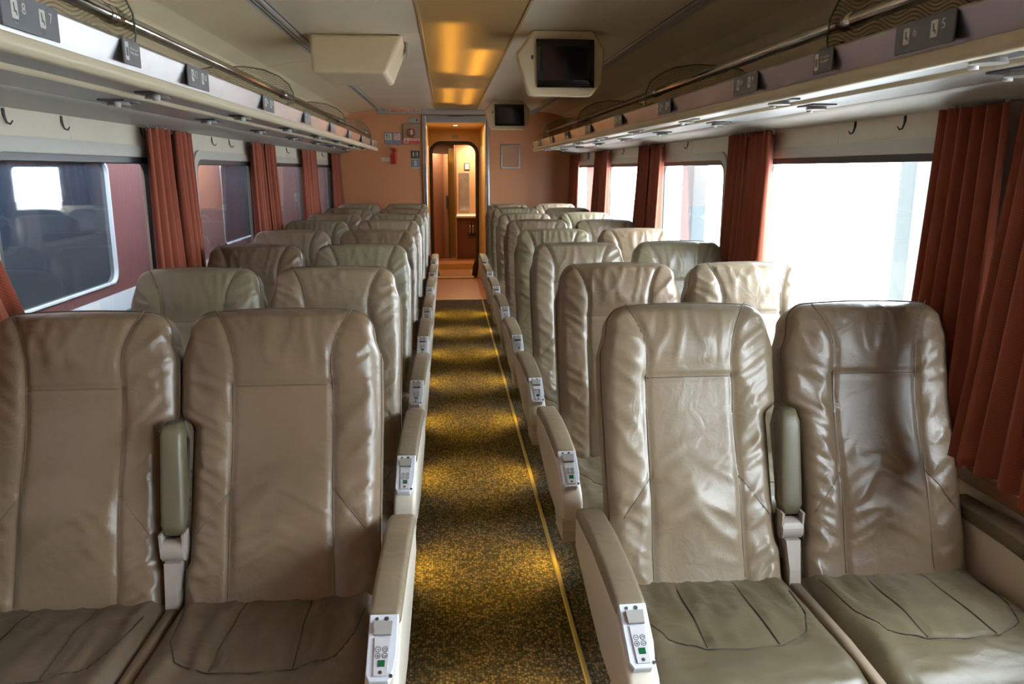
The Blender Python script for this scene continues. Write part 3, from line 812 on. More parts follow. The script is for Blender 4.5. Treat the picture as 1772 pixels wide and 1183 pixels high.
def _rr(yc, zc, hy, hz, xa, xb):
    p = rrect(yc - hy, yc + hy, zc - hz, zc + hz, 0.003, 3)
    n = len(p)
    vs = [(xa, *q) for q in p] + [(xb, *q) for q in p]
    return vs, [tuple(range(n)), tuple(range(2 * n - 1, n - 1, -1))] + [(i, (i + 1) % n, (i + 1) % n + n, i + n) for i in range(n)]
NTH = ['nearest', 'second nearest', 'third nearest', 'fourth nearest', 'fifth nearest', 'third farthest', 'second farthest', 'farthest']
LY = [1.55, 2.52, 3.47, 4.42, 5.37, 6.32, 7.27, 8.22]
RY = [1.59, 2.55, 3.50, 4.45, 5.40, 6.35, 7.30, 8.25]
for k, y in enumerate(LY):
    nn = (str(8 + 4 * k), str(7 + 4 * k))
    rack_sign('left', y, nn, 'grey sign reading %s and %s, %s on the left luggage rack edge' % (nn + (NTH[k],)))
for k, y in enumerate(RY):
    nn = (str(6 + 4 * k), str(5 + 4 * k))
    rack_sign('right', y, nn, 'grey sign reading %s and %s, %s on the right luggage rack edge' % (nn + (NTH[k],)))
rack_sign('left', 2.01, None, 'small grey luggage notice on the left rack edge after sign 8 and 7', 'tray')
rack_sign('right', 2.02, None, 'small grey luggage notice on the right rack edge after sign 6 and 5', 'tray')

# reading lights under the racks
def lamp_mesh():
    a = MB().box((-0.040, -0.062, -0.005), (0.040, 0.062, 0))
    b = MB().cyl((0, 0, -0.010), (0, 0, 1), 0.034, 0.011, 24, 0.030)
    c = MB().cyl((0.008, -0.032, -0.014), (0, 0, 1), 0.010, 0.016, 14)
    return a, b, c
def _mesh(mb, name, m, smooth=False):
    o = mb.build(name, m, None, smooth=smooth)
    me = o.data; bpy.data.objects.remove(o); return me
la, lb, lc = lamp_mesh()
ML = [_mesh(la, 'plate', M_DARK), _mesh(lb, 'lamp_head', M_PGREY, False), _mesh(lc, 'lens', M_WHITEPL, True)]
def reading_light(x, y, s, label):
    t = thing('reading_light', label, 'reading light', (x, y, 1.7598), 'reading lights under the luggage racks')
    t.rotation_euler = (0, 0, 0.0 if s < 0 else PI)
    for nm, me in zip(('plate', 'lamp_head', 'lens'), ML):
        link(nm, me, t)
for k in range(9):
    y = 1.60 + k * 0.965
    if y > 8.8: continue
    reading_light(-0.805, y - 0.16, -1, 'dark reading light near the %s rack edge, %s from the front' % ('left', ORD[min(k, 7)]))
    reading_light(-1.01, y + 0.07 + 0.03, -1, 'dark reading light on the wall side under the left rack, %s from the front' % ORD[min(k, 7)])
for k in range(8):
    y = 1.50 + k * 0.97
    reading_light(1.022, y, 1, 'dark reading light near the right rack edge, %s from the front' % ORD[k])
    reading_light(1.23, y + 0.19, 1, 'dark reading light on the wall side under the right rack, %s from the front' % ORD[k])

# coat hooks
hk = MB().tube([(0, 0, 0.03), (0.004, 0, 0.0), (0.012, 0, -0.022), (0.028, 0, -0.028), (0.040, 0, -0.014)], [0.007, 0.006, 0.0045, 0.004, 0.0035], 8).box((-0.001, -0.009, 0.005), (0.004, 0.009, 0.035))
hk.v = [(x * .62, y * .75, z * .72) for x, y, z in hk.v]
HM = _mesh(hk, 'coat_hook', M_DARK, True)
def hook(side, y, label):
    o = link('coat_hook', HM)
    o.location = (XL + 0.001 if side == 'left' else XR - 0.001, y, 1.70)
    o.rotation_euler = (0, 0, 0 if side == 'left' else PI)
    tag(o, label, 'coat hook', 'coat hooks above the windows')
for i, (y, t) in enumerate([(2.51, 'nearest the viewer above the first window'), (2.87, 'beside the pale joint above the first window'), (3.58, 'just before the first curtain'),
             (4.62, 'nearer one just past the first curtains'), (4.98, 'past the joint above the second window'), (6.72, 'above the third window near its joint'), (7.38, 'just before the third curtain pair'), (8.6, 'above the last window')]):
    hook('left', y, 'black coat hook on the left wall, ' + t)
for i, (y, t) in enumerate([(2.62, 'nearest the viewer above the big window'), (2.95, 'beside the joint above the big window'), (5.05, 'above the second window near its joint'), (6.9, 'above the third window')]):
    hook('right', y, 'dark coat hook on the right wall, ' + t)

# ------------------------------------------------------------------ monitors
def monitor(label, cx, y, zt, w_, h_, tilt, facing, scale=1.0):
    t = thing('monitor', label, 'monitor', (cx, y, zt))
    # housing: chamfered box, front face towards -Y, tilted
    W, H, D = w_ / 2, h_, 0.30 * scale
    fr = [(-W, -H * 0.36), (-W * 0.62, 0), (W * 0.70, 0), (W, -H * 0.28), (W * 0.96, -H * 0.80), (W * 0.72, -H), (-W * 0.62, -H), (-W * 0.72, -H * 0.98)]
    bk = [(p[0] * 0.92, p[1] * 0.62 + 0.0) for p in fr]
    lo = lambda pts, yy, dz=0, k=1: [(p[0] * k, yy + (-p[1]) * math.tan(tilt), p[1] * k + dz) for p in pts]
    MB().loft([lo(bk, D), lo(fr, 0.05), lo(fr, 0.012), lo(fr, 0, -h_ * 0.012, 0.975)]).build('housing', M_MON, t, bevel=0.008, seg=3)
    sx0, sx1, sz0, sz1 = -W * 0.56, W * 0.74, -H * 0.14, -H * 0.87
    def P(x, z, dy): return (x, dy + (-z) * math.tan(tilt), z)
    rows = []
    for i in range(7):
        z = sz0 + (sz1 - sz0) * i / 6
        rows.append([P(sx0 + (sx1 - sx0) * j / 8 + (0.008 * i / 6), z, -0.006 - 0.006 * (1 - ((j - 4) / 4) ** 2)) for j in range(9)])
    mb = MB()
    vs = [p for r in rows for p in r]
    mb.add(vs, [(i * 9 + j, i * 9 + j + 1, (i + 1) * 9 + j + 1, (i + 1) * 9 + j) for i in range(6) for j in range(8)])
    so = mb.build('screen', M_SCREEN, t, smooth=True)
    sd = so.modifiers.new('s', 'SOLIDIFY'); sd.thickness = 0.012; sd.offset = 0
    MB().add([P(-W * 0.67, -H * 0.38, -0.004), P(-W * 0.62, -H * 0.38, -0.004), P(-W * 0.62, -H * 0.44, -0.004), P(-W * 0.67, -H * 0.44, -0.004),
              P(-W * 0.67, -H * 0.38, 0.01), P(-W * 0.62, -H * 0.38, 0.01), P(-W * 0.62, -H * 0.44, 0.01), P(-W * 0.67, -H * 0.44, 0.01)],
             [(0, 1, 2, 3), (7, 6, 5, 4), (0, 4, 5, 1), (1, 5, 6, 2), (2, 6, 7, 3), (3, 7, 4, 0)]).build('sensor', M_NAVY, t)
    return t
monitor('large cream ceiling monitor with black screen, right of the light panel', 0.588, 4.20, ZC - 0.001, 0.45, 0.315, 0.10, 1)
monitor('smaller looking ceiling monitor with black screen nearer the end wall', 0.625, 8.35, ZC - 0.001, 0.46, 0.285, 0.12, 1, 1)
t = thing('monitor', 'cream monitor seen from behind, left of the light panel', 'monitor', (-0.46, 4.36, ZC))
def lr(xs, y, z0, z1, z2=None): return [(xs[0], y, z1), (xs[1], y, z1), (xs[2], y, z0), (xs[3], y, z0)]
hb = MB().add([(-0.235, 0.04, -0.001), (0.25, 0.04, -0.001), (0.285, -0.33, -0.001) if False else (0.25, 0.52, -0.001), (-0.235, 0.52, -0.001),
               (-0.215, -0.05, -0.205), (0.160, -0.05, -0.205), (0.178, 0.30, -0.235), (-0.15, 0.30, -0.235)],
              [(0, 1, 5, 4), (1, 2, 6, 5), (2, 3, 7, 6), (3, 0, 4, 7), (4, 5, 6, 7), (3, 2, 1, 0)])
hb.build('housing', M_MON, t, bevel=0.022, seg=4)
MB().add([(-0.14, 0.485, -0.045), (0.15, 0.485, -0.045), (0.14, 0.345, -0.195), (-0.12, 0.345, -0.195), (-0.14, 0.493, -0.053), (0.15, 0.493, -0.053), (0.14, 0.353, -0.203), (-0.12, 0.353, -0.203)],
         [(0, 1, 2, 3), (4, 5, 6, 7), (0, 1, 5, 4), (1, 2, 6, 5), (2, 3, 7, 6), (3, 0, 4, 7)]).build('screen', M_SCREEN, t)
MB().add([(0.25, 0.30, -0.002), (0.262, 0.30, -0.002), (0.262, 0.50, -0.002), (0.25, 0.50, -0.002), (0.25, 0.34, -0.10), (0.256, 0.34, -0.10)],
         [(0, 1, 2, 3), (0, 4, 5, 1), (1, 5, 2), (0, 3, 4), (3, 2, 5, 4)]).build('bracket', M_PGREY, t)

# ------------------------------------------------------------------ curtains
def curtain(label, side, y0, y1, yb0, yb1, seed, zt=1.722, zb=0.70, pleats=4, xin=0.028, flare=0.015, group='curtains beside the windows'):
    rnd = random.Random(seed)
    s = -1 if side == 'left' else 1
    xw = (XL if s < 0 else XR)
    NU, NV = pleats * 18, 34
    ph = [rnd.uniform(-0.5, 0.5) for _ in range(pleats + 2)]
    am = [rnd.uniform(0.7, 1.25) for _ in range(pleats + 2)]
    vs = []
    for j in range(NV + 1):
        v = j / NV
        z = zt + (zb - zt) * v
        fl = v ** 1.2
        for i in range(NU + 1):
            u = i / NU
            q = u * pleats
            k = int(min(q, pleats - 1))
            wob = 0.10 * math.sin(3.1 * v + seed + u * 5)
            y = (y0 + (y1 - y0) * u) * (1 - fl) + (yb0 + (yb1 - yb0) * u) * fl
            amp = (0.018 + 0.014 * fl) * (am[k] * (1 - (q - k)) + am[k + 1] * (q - k))
            a = 2 * PI * q + ph[k] * (0.4 + v) + wob
            x = xw - s * (xin + flare * fl + amp * (1 + math.sin(a)) + 0.35 * amp * math.sin(2 * a + 1 + ph[k]) + 0.16 * amp * (1 + math.sin(3 * a + 2 + ph[k] * 3)))
            y += 0.006 * math.cos(a) + 0.008 * fl * math.sin(seed + 7 * u)
            vs.append((x, y, z + 0.006 * math.sin(a) * fl + (0.01 * fl * math.sin(u * 4 + seed))))
    fs = [(j * (NU + 1) + i, j * (NU + 1) + i + 1, (j + 1) * (NU + 1) + i + 1, (j + 1) * (NU + 1) + i) for j in range(NV) for i in range(NU)]
    root = thing('curtain', label, 'curtain', (0, 0, 0), group)
    o = MB().add(vs, fs).build('cloth', M_CURT, root, smooth=True)
    sd = o.modifiers.new('s', 'SOLIDIFY'); sd.thickness = 0.0025
    for k in range(3):
        y = y0 + (y1 - y0) * (0.12 + 0.38 * k)
        MB().cyl((xw - s * (xin + 0.012), y, 1.722), (0, 0, 1), 0.006, 0.03, 10).build('curtain_hook', M_PGREY, root)
    return root
# left wall
curtain('red curtain at the far left edge of the photo, beside the nearest window', 'left', 1.72, 2.12, 1.85, 2.52, 1, zb=0.86, xin=0.012, flare=0.015)
for k, (a, b, nm) in enumerate([(3.51, 4.10, 'first'), (5.32, 5.97, 'second'), (7.15, 7.88, 'third')]):
    m_ = (a + b) / 2
    g = ('between the first and second left windows', 'between the second and third left windows', 'between the third and last left windows')[k]
    curtain('rust curtain %s, near half of the pair' % g, 'left', a, m_ - 0.01, a - 0.07, m_ - 0.0, 11 + k)
    curtain('rust curtain %s, far half of the pair' % g, 'left', m_ + 0.01, b, m_ + 0.01, b + 0.02, 21 + k)
curtain('rust curtain in the left corner by the orange end wall', 'left', 8.98, 9.62, 8.9, 9.66, 31)
# right wall
curtain('rust curtain right of the biggest bright window, behind the window seat', 'right', 2.03, 2.32, 1.98, 2.33, 41, zb=0.74, pleats=5, xin=0.035, flare=0.02)
curtain('rust curtain at the right edge of the photo, hanging in front of its neighbour', 'right', 1.66, 1.97, 1.52, 1.93, 42, zb=0.79, pleats=5, xin=0.05, flare=0.10)
for k, (a, b) in enumerate([(3.58, 4.17), (5.46, 6.12), (7.30, 7.96)]):
    m_ = (a + b) / 2
    g = ('between the first and second right windows', 'between the second and third right windows', 'between the third and last right windows')[k]
    curtain('dark rust curtain %s, near half of the pair' % g, 'right', a, m_ - 0.01, a - 0.04, m_ - 0.0, 51 + k)
    curtain('dark rust curtain %s, far half of the pair' % g, 'right', m_ + 0.01, b, m_ + 0.01, b + 0.06, 61 + k)
curtain('rust curtain in the right corner by the orange end wall', 'right', 8.96, 9.62, 8.92, 9.66, 71)

# ------------------------------------------------------------------ seats
def smooth01(t): t = max(0.0, min(1.0, t)); return t * t * (3 - 2 * t)
def bumpf(t, c, w_): return math.exp(-((t - c) / w_) ** 2)
def ridge(x, y, z, k=1.0):
    n_ = noise.noise(Vector((x, y, z)))
    return max(0.0, 1 - abs(n_) * 3.2) ** 2 * k

BH = 0.822      # height of the backrest along its own slope (starts 0.08 under the cushion top)
S0 = -0.08
def back_outline(s):
    """left and right edge at height s for a seat whose neighbour is on its RIGHT (+x)"""
    l = -0.232 - 0.006 * smooth01((s - 0.1) / 0.4) + 0.004 * (1 - smooth01((s + 0.02) / 0.1))
    up = smooth01((s - 0.425) / 0.035)
    low = 1 - smooth01((s - 0.055) / 0.03)
    r = 0.222 + 0.030 * up + 0.012 * low - 0.0 * s
    return l, r
def seam_x(s):
    """centre panel seams: left x at height s"""
    x = 0.121
    if s < 0.3: x = 0.121 - 0.006 * (0.3 - s) / 0.3 * 0 + 0.004 * (0.3 - s) / 0.3
    if s > 0.53:
        t = (s - 0.53) / 0.215
        x = 0.121 + 0.055 * t ** 2.0 - 0.010 * math.sin(t * PI)
    return x
def back_relief(x, s, seed, nx=0.0):
    sx = seam_x(s)
    h = 0.0
    c = abs(x) / max(sx, 1e-3)
    h += 0.009 * math.exp(-((abs(x) - 0.165) / 0.060) ** 2) * (0.55 + 0.45 * smooth01((s - 0.02) / 0.2)) * (1 - 0.6 * smooth01((s - .60) / .12))
    if c < 1:
        h += 0.008 * (1 - c * c)
    h += 0.022 * bumpf(s, 0.625, 0.11) * math.exp(-(x / 0.2) ** 4)
    h += 0.016 * bumpf(s, 0.20, 0.13) * math.exp(-(x / 0.15) ** 4)
    # seams press in
    for xs in (-sx, sx):
        h -= 0.0065 * math.exp(-((x - xs) / 0.007) ** 2)
    if abs(x) < sx + 0.01:
        h -= 0.006 * math.exp(-((s - 0.530) / 0.007) ** 2)
    # diagonal seams on the bolsters
    for sg in (-1, 1):
        dx = sg * x - 0.121
        if dx > 0:
            sl = 0.26 - 1.35 * dx
            h -= 0.0035 * math.exp(-((s - sl) / 0.008) ** 2)
    # creases: across the bolsters, down the head panel, soft V in the lumbar area
    wb = smooth01((abs(x) - sx - 0.004) / 0.03)
    sg = 1 if x > 0 else -1
    a = 0.6
    u = s * math.cos(a) - sg * x * math.sin(a); v = s * math.sin(a) + sg * x * math.cos(a)
    h += wb * 0.0060 * ridge(u * 27 + seed * 3.1, v * 4.0, seed + 5 * sg) + wb * 0.0035 * ridge(u * 12 + seed * 1.1, v * 9.0, seed + 2 * sg)
    wh = smooth01((s - 0.55) / 0.05) * smooth01((sx - abs(x)) / 0.02)
    h += wh * 0.0050 * ridge(x * 26 + seed, s * 7.0, seed * 1.7 + 3)
    wl = bumpf(s, 0.20, 0.13) * smooth01((sx - abs(x)) / 0.03)
    u2 = s + 0.55 * abs(x - 0.015 * math.sin(seed))
    h += wl * 0.0085 * ridge(x * 6 + seed, u2 * 17, seed * 2.3 + 9)
    h += 0.0035 * noise.noise(Vector((x * 9 + seed * 5, s * 6, seed)))
    return h
def backrest_mesh(seed, mirror, m):
    NX, NS = 64, 96
    mb = MB()
    fr, bk = [], []
    def edge_d(u): return (1 - abs(u))
    us = [math.sin(PI / 2 * (-1 + 2 * i / NX)) * 0.35 + (-1 + 2 * i / NX) * 0.65 for i in range(NX + 1)]
    vsn = []
    for j in range(NS + 1):
        t = j / NS
        t = t + 0.10 * math.sin(2 * PI * t) / (2 * PI) * -1
        vsn.append(t)
    def P(u, t, face):
        s = S0 + BH * t
        l, r = back_outline(s)
        x = (l + r) / 2 + (r - l) / 2 * u
        # rounded upper corners and slight crown
        au = abs(u)
        w_ = smooth01((t - 0.78) / 0.22)
        cr = max(0.0, (au - 0.74) / 0.26)
        drop = (0.062 * (1 - math.sqrt(max(0.0, 1 - cr * cr))) + 0.012 * u * u) * w_
        x = x - math.copysign(0.018 * smooth01((t - 0.84) / 0.16) * au ** 2, u)
        s2 = s - drop
        # distance to border in metres
        d = min((1 - au) * (r - l) / 2, (1 - t) * BH, t * BH + 0.02)
        if face == 0:
            rr = 0.030
            e = 1 - min(1.0, d / rr)
            depth = 0.032 + 0.030 * math.sqrt(max(0.0, 1 - e * e)) + back_relief(x, s2, seed) * smooth01(d / 0.035)
            # head end leans forward a little
            depth += 0.016 * smooth01((s - 0.45) / 0.25)
            return (x, -depth, s2)
        else:
            rr = 0.035
            e = 1 - min(1.0, d / rr)
            depth = 0.035 + 0.030 * math.sqrt(max(0.0, 1 - e * e)) - 0.022 * smooth01((s - 0.5) / 0.25)
            return (x, depth, s2)
    grid = []
    idx = {}
    vs, fs = [], []
    for face in (0, 1):
        for j in range(NS + 1):
            for i in range(NX + 1):
                idx[face, j, i] = len(vs); vs.append(P(us[i], vsn[j], face))
    for face in (0, 1):
        for j in range(NS):
            for i in range(NX):
                q = (idx[face, j, i], idx[face, j, i + 1], idx[face, j + 1, i + 1], idx[face, j + 1, i])
                fs.append(q if face == 0 else q[::-1])
    border = [(0, i) for i in range(NX)] + [(j, NX) for j in range(NS)] + [(NS, i) for i in range(NX, 0, -1)] + [(j, 0) for j in range(NS, 0, -1)]
    for k in range(len(border)):
        a, b = border[k], border[(k + 1) % len(border)]
        fs.append((idx[0, a[0], a[1]], idx[1, a[0], a[1]], idx[1, b[0], b[1]], idx[0, b[0], b[1]]))
    # piping following seams
    def surf(x, s):
        l, r = back_outline(s)
        return -(0.062 + back_relief(x, s, seed) + 0.016 * smooth01((s - 0.45) / 0.25)) 
    pb = MB()
    def line(pts, r_=0.0016):
        pb.tube([(x, surf(x, s) - 0.0012, s) for x, s in pts], r_, 5)
    N = 34
    for sg in (-1, 1):
        line([(sg * seam_x(s), s) for s in [S0 + 0.07 + (0.735 - S0 - 0.07) * k / N for k in range(N + 1)]])
        line([(sg * (0.122 + 0.078 * k / 8), 0.26 - 1.35 * 0.078 * k / 8) for k in range(9)], 0.0012)
    line([(-0.121 + 0.242 * k / 14, 0.530) for k in range(15)])
    # welt round the front edge
    ed = []
    for (j, i) in border[NX:]:
        if vsn[j] * BH < 0.05: continue
        ed.append(vs[idx[0, j, i]])
    pb.tube([(x, y - 0.001, z) for x, y, z in ed[::2]], 0.0026, 6)
    if mirror:
        vs = [(-x, y, z) for x, y, z in vs]; pb.v = [(-x, y, z) for x, y, z in pb.v]
    me = _mesh(MB().add(vs, fs), 'backrest', m, True)
    mp = _mesh(pb, 'piping', M_PIPE, True)
    return me, mp
def cushion_mesh(seed, mirror, m):
    NX, NS = 44, 48
    L, HW = 0.545, 0.247
    vs, fs, idx = [], [], {}
    def relief(x, d):      # d: distance from the back edge
        h = 0.012 * math.exp(-(x / 0.16) ** 4) * bumpf(d, 0.25, 0.16)
        h += 0.010 * bumpf(abs(x), 0.20, 0.03) * (1 - smooth01((d - 0.40) / 0.1))
        for x0 in (-0.075, 0.075):
            h -= 0.005 * math.exp(-((x - x0 * (1 + 0.35 * d)) / 0.006) ** 2) * (1 - smooth01((d - 0.37) / 0.02))
        for u, v in useam: pass
        h -= 0.005 * math.exp(-((useam_d(x, d)) / 0.006) ** 2)
        h += 0.0070 * ridge(x * 20 + seed * 2, d * 4.5, seed + 3) * smooth01(d / .1) * (1 - smooth01((d - 0.36) / 0.04))
        h += 0.0035 * ridge(x * 14 + seed, d * 24, seed * 1.9 + 7) * smooth01((d - 0.38) / 0.04)
        h += 0.003 * noise.noise(Vector((x * 8 + seed, d * 8, seed)))
        return h
    useam = [(-0.215, 0.10), (-0.20, 0.26), (-0.165, 0.345), (-0.09, 0.385), (0, 0.395), (0.09, 0.385), (0.165, 0.345), (0.20, 0.26), (0.215, 0.10)]
    def useam_d(x, d):
        best = 1
        for (a, b), (c, e) in zip(useam, useam[1:]):
            vx, vy = c - a, e - b
            t = max(0, min(1, ((x - a) * vx + (d - b) * vy) / (vx * vx + vy * vy)))
            best = min(best, math.hypot(x - a - t * vx, d - b - t * vy))
        return best
    def P(u, t, face):
        au = abs(u)
        d = L * t
        wcr = smooth01((t - 0.72) / 0.28); cr = max(0, (au - 0.6) / 0.4)
        dd = d - (0.06 * (1 - math.sqrt(max(0, 1 - cr * cr)))) * wcr
        x = HW * u
        db = min((1 - au) * HW, (1 - t) * L)
        e = 1 - min(1, db / 0.045)
        if face == 0:
            z = -0.045 + 0.045 * math.sqrt(max(0, 1 - e * e)) + relief(x, dd) * smooth01(db / 0.05) + 0.02 * t - 0.015 * smooth01((t - .8) / .2)
        else:
            z = -0.13
        return (x, -dd, z)
    for face in (0, 1):
        for j in range(NS + 1):
            for i in range(NX + 1):
                idx[face, j, i] = len(vs); vs.append(P(math.sin(PI / 2 * (-1 + 2 * i / NX)) * 0.4 + (-1 + 2 * i / NX) * 0.6, j / NS if face else min(1, (j / NS) ** 0.85), face))
    for face in (0, 1):
        for j in range(NS):
            for i in range(NX):
                q = (idx[face, j, i], idx[face, j, i + 1], idx[face, j + 1, i + 1], idx[face, j + 1, i]); fs.append(q)
    border = [(0, i) for i in range(NX)] + [(j, NX) for j in range(NS)] + [(NS, i) for i in range(NX, 0, -1)] + [(j, 0) for j in range(NS, 0, -1)]
    for k in range(len(border)):
        a, b = border[k], border[(k + 1) % len(border)]
        fs.append((idx[0, a[0], a[1]], idx[1, a[0], a[1]], idx[1, b[0], b[1]], idx[0, b[0], b[1]]))
    pb = MB()
    zz = lambda x, d: relief(x, d) + 0.02 * d / L
    dens = []
    for (a, b), (c, e) in zip(useam, useam[1:]):
        for k in range(4): dens.append((a + (c - a) * k / 4, b + (e - b) * k / 4))
    pb.tube([(x, -d, zz(x, d) + 0.0024) for x, d in dens], 0.0016, 5)
    for x0 in (-0.075, 0.075):
        pb.tube([(x0 * (1 + 0.35 * d), -d, zz(x0 * (1 + .35 * d), d) + 0.0022) for d in [0.06 + 0.32 * k / 14 for k in range(15)]], 0.0016, 5)
    if mirror:
        vs = [(-x, y, z) for x, y, z in vs]; pb.v = [(-x, y, z) for x, y, z in pb.v]
    return _mesh(MB().add(vs, fs), 'seat_cushion', m, True), _mesh(pb, 'piping', M_CRACK, True)

def rounded_slab(path, hw, r, m, name, inset=0.0):
    """2-D outline path (y,z) extruded in x from -hw..hw with rounded long edges"""
    n = len(path)
    cy = sum(p[0] for p in path) / n; cz = sum(p[1] for p in path) / n
    loops = []
    def off(d):
        out = []
        for i in range(n):
            a = Vector(path[i - 1]); b = Vector(path[i]); c = Vector(path[(i + 1) % n])
            n1 = Vector((b - a).yx); n1.y *= -1; n1.normalize()
            n2 = Vector((c - b).yx); n2.y *= -1; n2.normalize()
            nn = (n1 + n2)
            nn = nn / max(0.5, nn.length_squared / 2)
            out.append(b - nn * d)
        return out
    # orientation check
    area = sum(path[i - 1][0] * path[i][1] - path[i][0] * path[i - 1][1] for i in range(n))
    sgn = 1 if area > 0 else -1
    ks = 4
    xs = []
    for k in range(ks + 1):
        a = PI / 2 * k / ks
        xs.append((-hw + r - r * math.cos(a) * 1.0, r * (1 - math.sin(a))))
    xs = xs + [(-x, d) for x, d in reversed(xs)]
    return [[(x, p.x, p.y) for p in off(sgn * d)] for x, d in xs]

# aisle armrest meshes (local: y=0 at back/cushion corner, x=0 at arm centre)
def arm_meshes():
    shell = [(0.085, 0.635), (-0.12, 0.642), (-0.375, 0.612), (-0.39, 0.606), (-0.492, 0.540), (-0.512, 0.512), (-0.514, 0.474), (-0.498, 0.455), (-0.40, 0.425), (-0.25, 0.435), (-0.10, 0.48), (0.085, 0.545)]
    S_ = _mesh(MB().loft(rounded_slab(shell, 0.034, 0.012, None, '')), 'armrest_shell', M_SHELL, True)
    pad = [(0.090, 0.625), (0.085, 0.655), (0.05, 0.667), (-0.10, 0.674), (-0.25, 0.662), (-0.365, 0.643), (-0.380, 0.634), (-0.375, 0.612), (-0.12, 0.642 - 0.01)]
    P_ = _mesh(MB().loft(rounded_slab(pad, 0.0345, 0.012, None, '')), 'armrest_pad', LEA_A, True)
    rb = MB()
    # ribbed lower nose
    prev = None
    zs = [0.462, 0.440, 0.418, 0.396, 0.374, 0.352]
    for k in range(5):
        z1, z0 = zs[k], zs[k + 1] + 0.004
        yf1 = -0.496 + 0.008 * k; yf0 = yf1 + 0.010
        hw = 0.031 - 0.002 * k
        rb.loft([[(-hw, yf1, z1), (hw, yf1, z1), (hw, -0.33, z1), (-hw, -0.33, z1)], [(-hw + .002, yf0, z0), (hw - .002, yf0, z0), (hw - .002, -0.31, z0), (-hw + .002, -0.31, z0)]])
        rb.loft([[(-hw + .004, yf0 + .004, z0), (hw - .004, yf0 + .004, z0), (hw - .004, -0.32, z0), (-hw + .004, -0.32, z0)], [(-hw + .004, yf0 + .004, z0 - .005), (hw - .004, yf0 + .004, z0 - .005), (hw - .004, -0.32, z0 - .005), (-hw + .004, -0.32, z0 - .005)]])
    R_ = _mesh(rb, 'ribbed_cover', M_SHELL)
    # control panel on the sloping front: frame with local axes
    A = Vector((0, -0.378, 0.636)); B = Vector((0, -0.502, 0.548))
    dv = (B - A); ln = dv.length; dv.normalize(); nv = Vector((0, dv.z, -dv.y)) ; nv = nv if nv.z > 0 else -nv
    def Q(x, v, h): return tuple(A + Vector((x, 0, 0)) + dv * v + nv * h)
    def qbox(mb, x0, x1, v0, v1, h0, h1, tap=0.0):
        return mb.loft([[Q(x0, v0, h0), Q(x1, v0, h0), Q(x1 - tap, v1, h0), Q(x0 + tap, v1, h0)], [Q(x0, v0, h1), Q(x1, v0, h1), Q(x1 - tap, v1, h1), Q(x0 + tap, v1, h1)]])
    pm = MB()
    pr = [(-0.030, 0.0), (0.030, 0.0), (0.030, 0.085), (0.026, 0.115), (0.016, 0.138), (-0.022, 0.138), (-0.030, 0.125)]
    pm.loft([[Q(x, v, -0.012) for x, v in pr], [Q(x, v, 0.006) for x, v in pr], [Q(x * .93, v * .98 + .001, 0.009) for x, v in pr]])
    PN = _mesh(pm, 'control_panel', M_PANEL)
    lv = MB(); qbox(lv, -0.019, 0.019, 0.018, 0.046, 0.008, 0.018, 0.002)
    LV = _mesh(lv, 'recline_lever', M_PGREY)
    rm = MB(); qbox(rm, -0.016, 0.016, 0.050, 0.128, 0.008, 0.0125, 0.003)
    RM = _mesh(rm, 'handset', mat('handset_plastic', (0.55, 0.54, 0.56), 0.35))
    BT = []
    def circ(mb, x, v, r_, h):
        mb.tube([Q(x + r_ * math.cos(2 * PI * k / 12), v + r_ * math.sin(2 * PI * k / 12), h) for k in range(13)], 0.0006, 5, False)
        return mb
    for x in (-0.007, 0.007):
        for v in (0.075, 0.088):
            bt = circ(MB(), x, v, 0.0052, 0.0130)
            pl = [(x - 0.0025, v - 0.0005), (x + 0.0025, v - 0.0005), (x + 0.0025, v + 0.0005), (x - 0.0025, v + 0.0005)]
            if x > 0:
                g = 1 if v > 0.08 else -1
                pl = [(x - 0.003, v - g * 0.0012), (x, v + g * 0.001), (x + 0.003, v - g * 0.0012), (x + 0.003, v - g * 0.0002), (x, v + g * 0.002), (x - 0.003, v - g * 0.0002)]
            elif v > 0.08:
                q, w2 = 0.0026, 0.0005
                pl = [(x - q, v - w2), (x - w2, v - w2), (x - w2, v - q), (x + w2, v - q), (x + w2, v - w2), (x + q, v - w2), (x + q, v + w2), (x + w2, v + w2), (x + w2, v + q), (x - w2, v + q), (x - w2, v + w2), (x - q, v + w2)]
            bt.loft([[Q(a, b, 0.0125) for a, b in pl], [Q(a, b, 0.0133) for a, b in pl]])
            BT.append(('button', _mesh(bt, 'button', M_DARK)))
    for nm, x, v, r_, h in (('knob', 0.0, 0.121, 0.0036, 0.0136), ('screw', 0.021, 0.127, 0.0036, 0.0105), ('screw', -0.014, 0.010, 0.0035, 0.0102), ('jack_socket', 0.006, 0.010, 0.0045, 0.0100)):
        p = [(x + r_ * math.cos(2 * PI * k / 12), v + r_ * math.sin(2 * PI * k / 12)) for k in range(12)]
        BT.append((nm, _mesh(MB().loft([[Q(a, b, 0.007) for a, b in p], [Q(a, b, h) for a, b in p]]), nm, M_DARK)))
    sc = MB(); qbox(sc, -0.006, 0.008, 0.097, 0.110, 0.0125, 0.0136)
    SC = _mesh(sc, 'display', M_GREEN)
    return S_, P_, R_, PN, LV, RM, BT, SC
AM = arm_meshes()

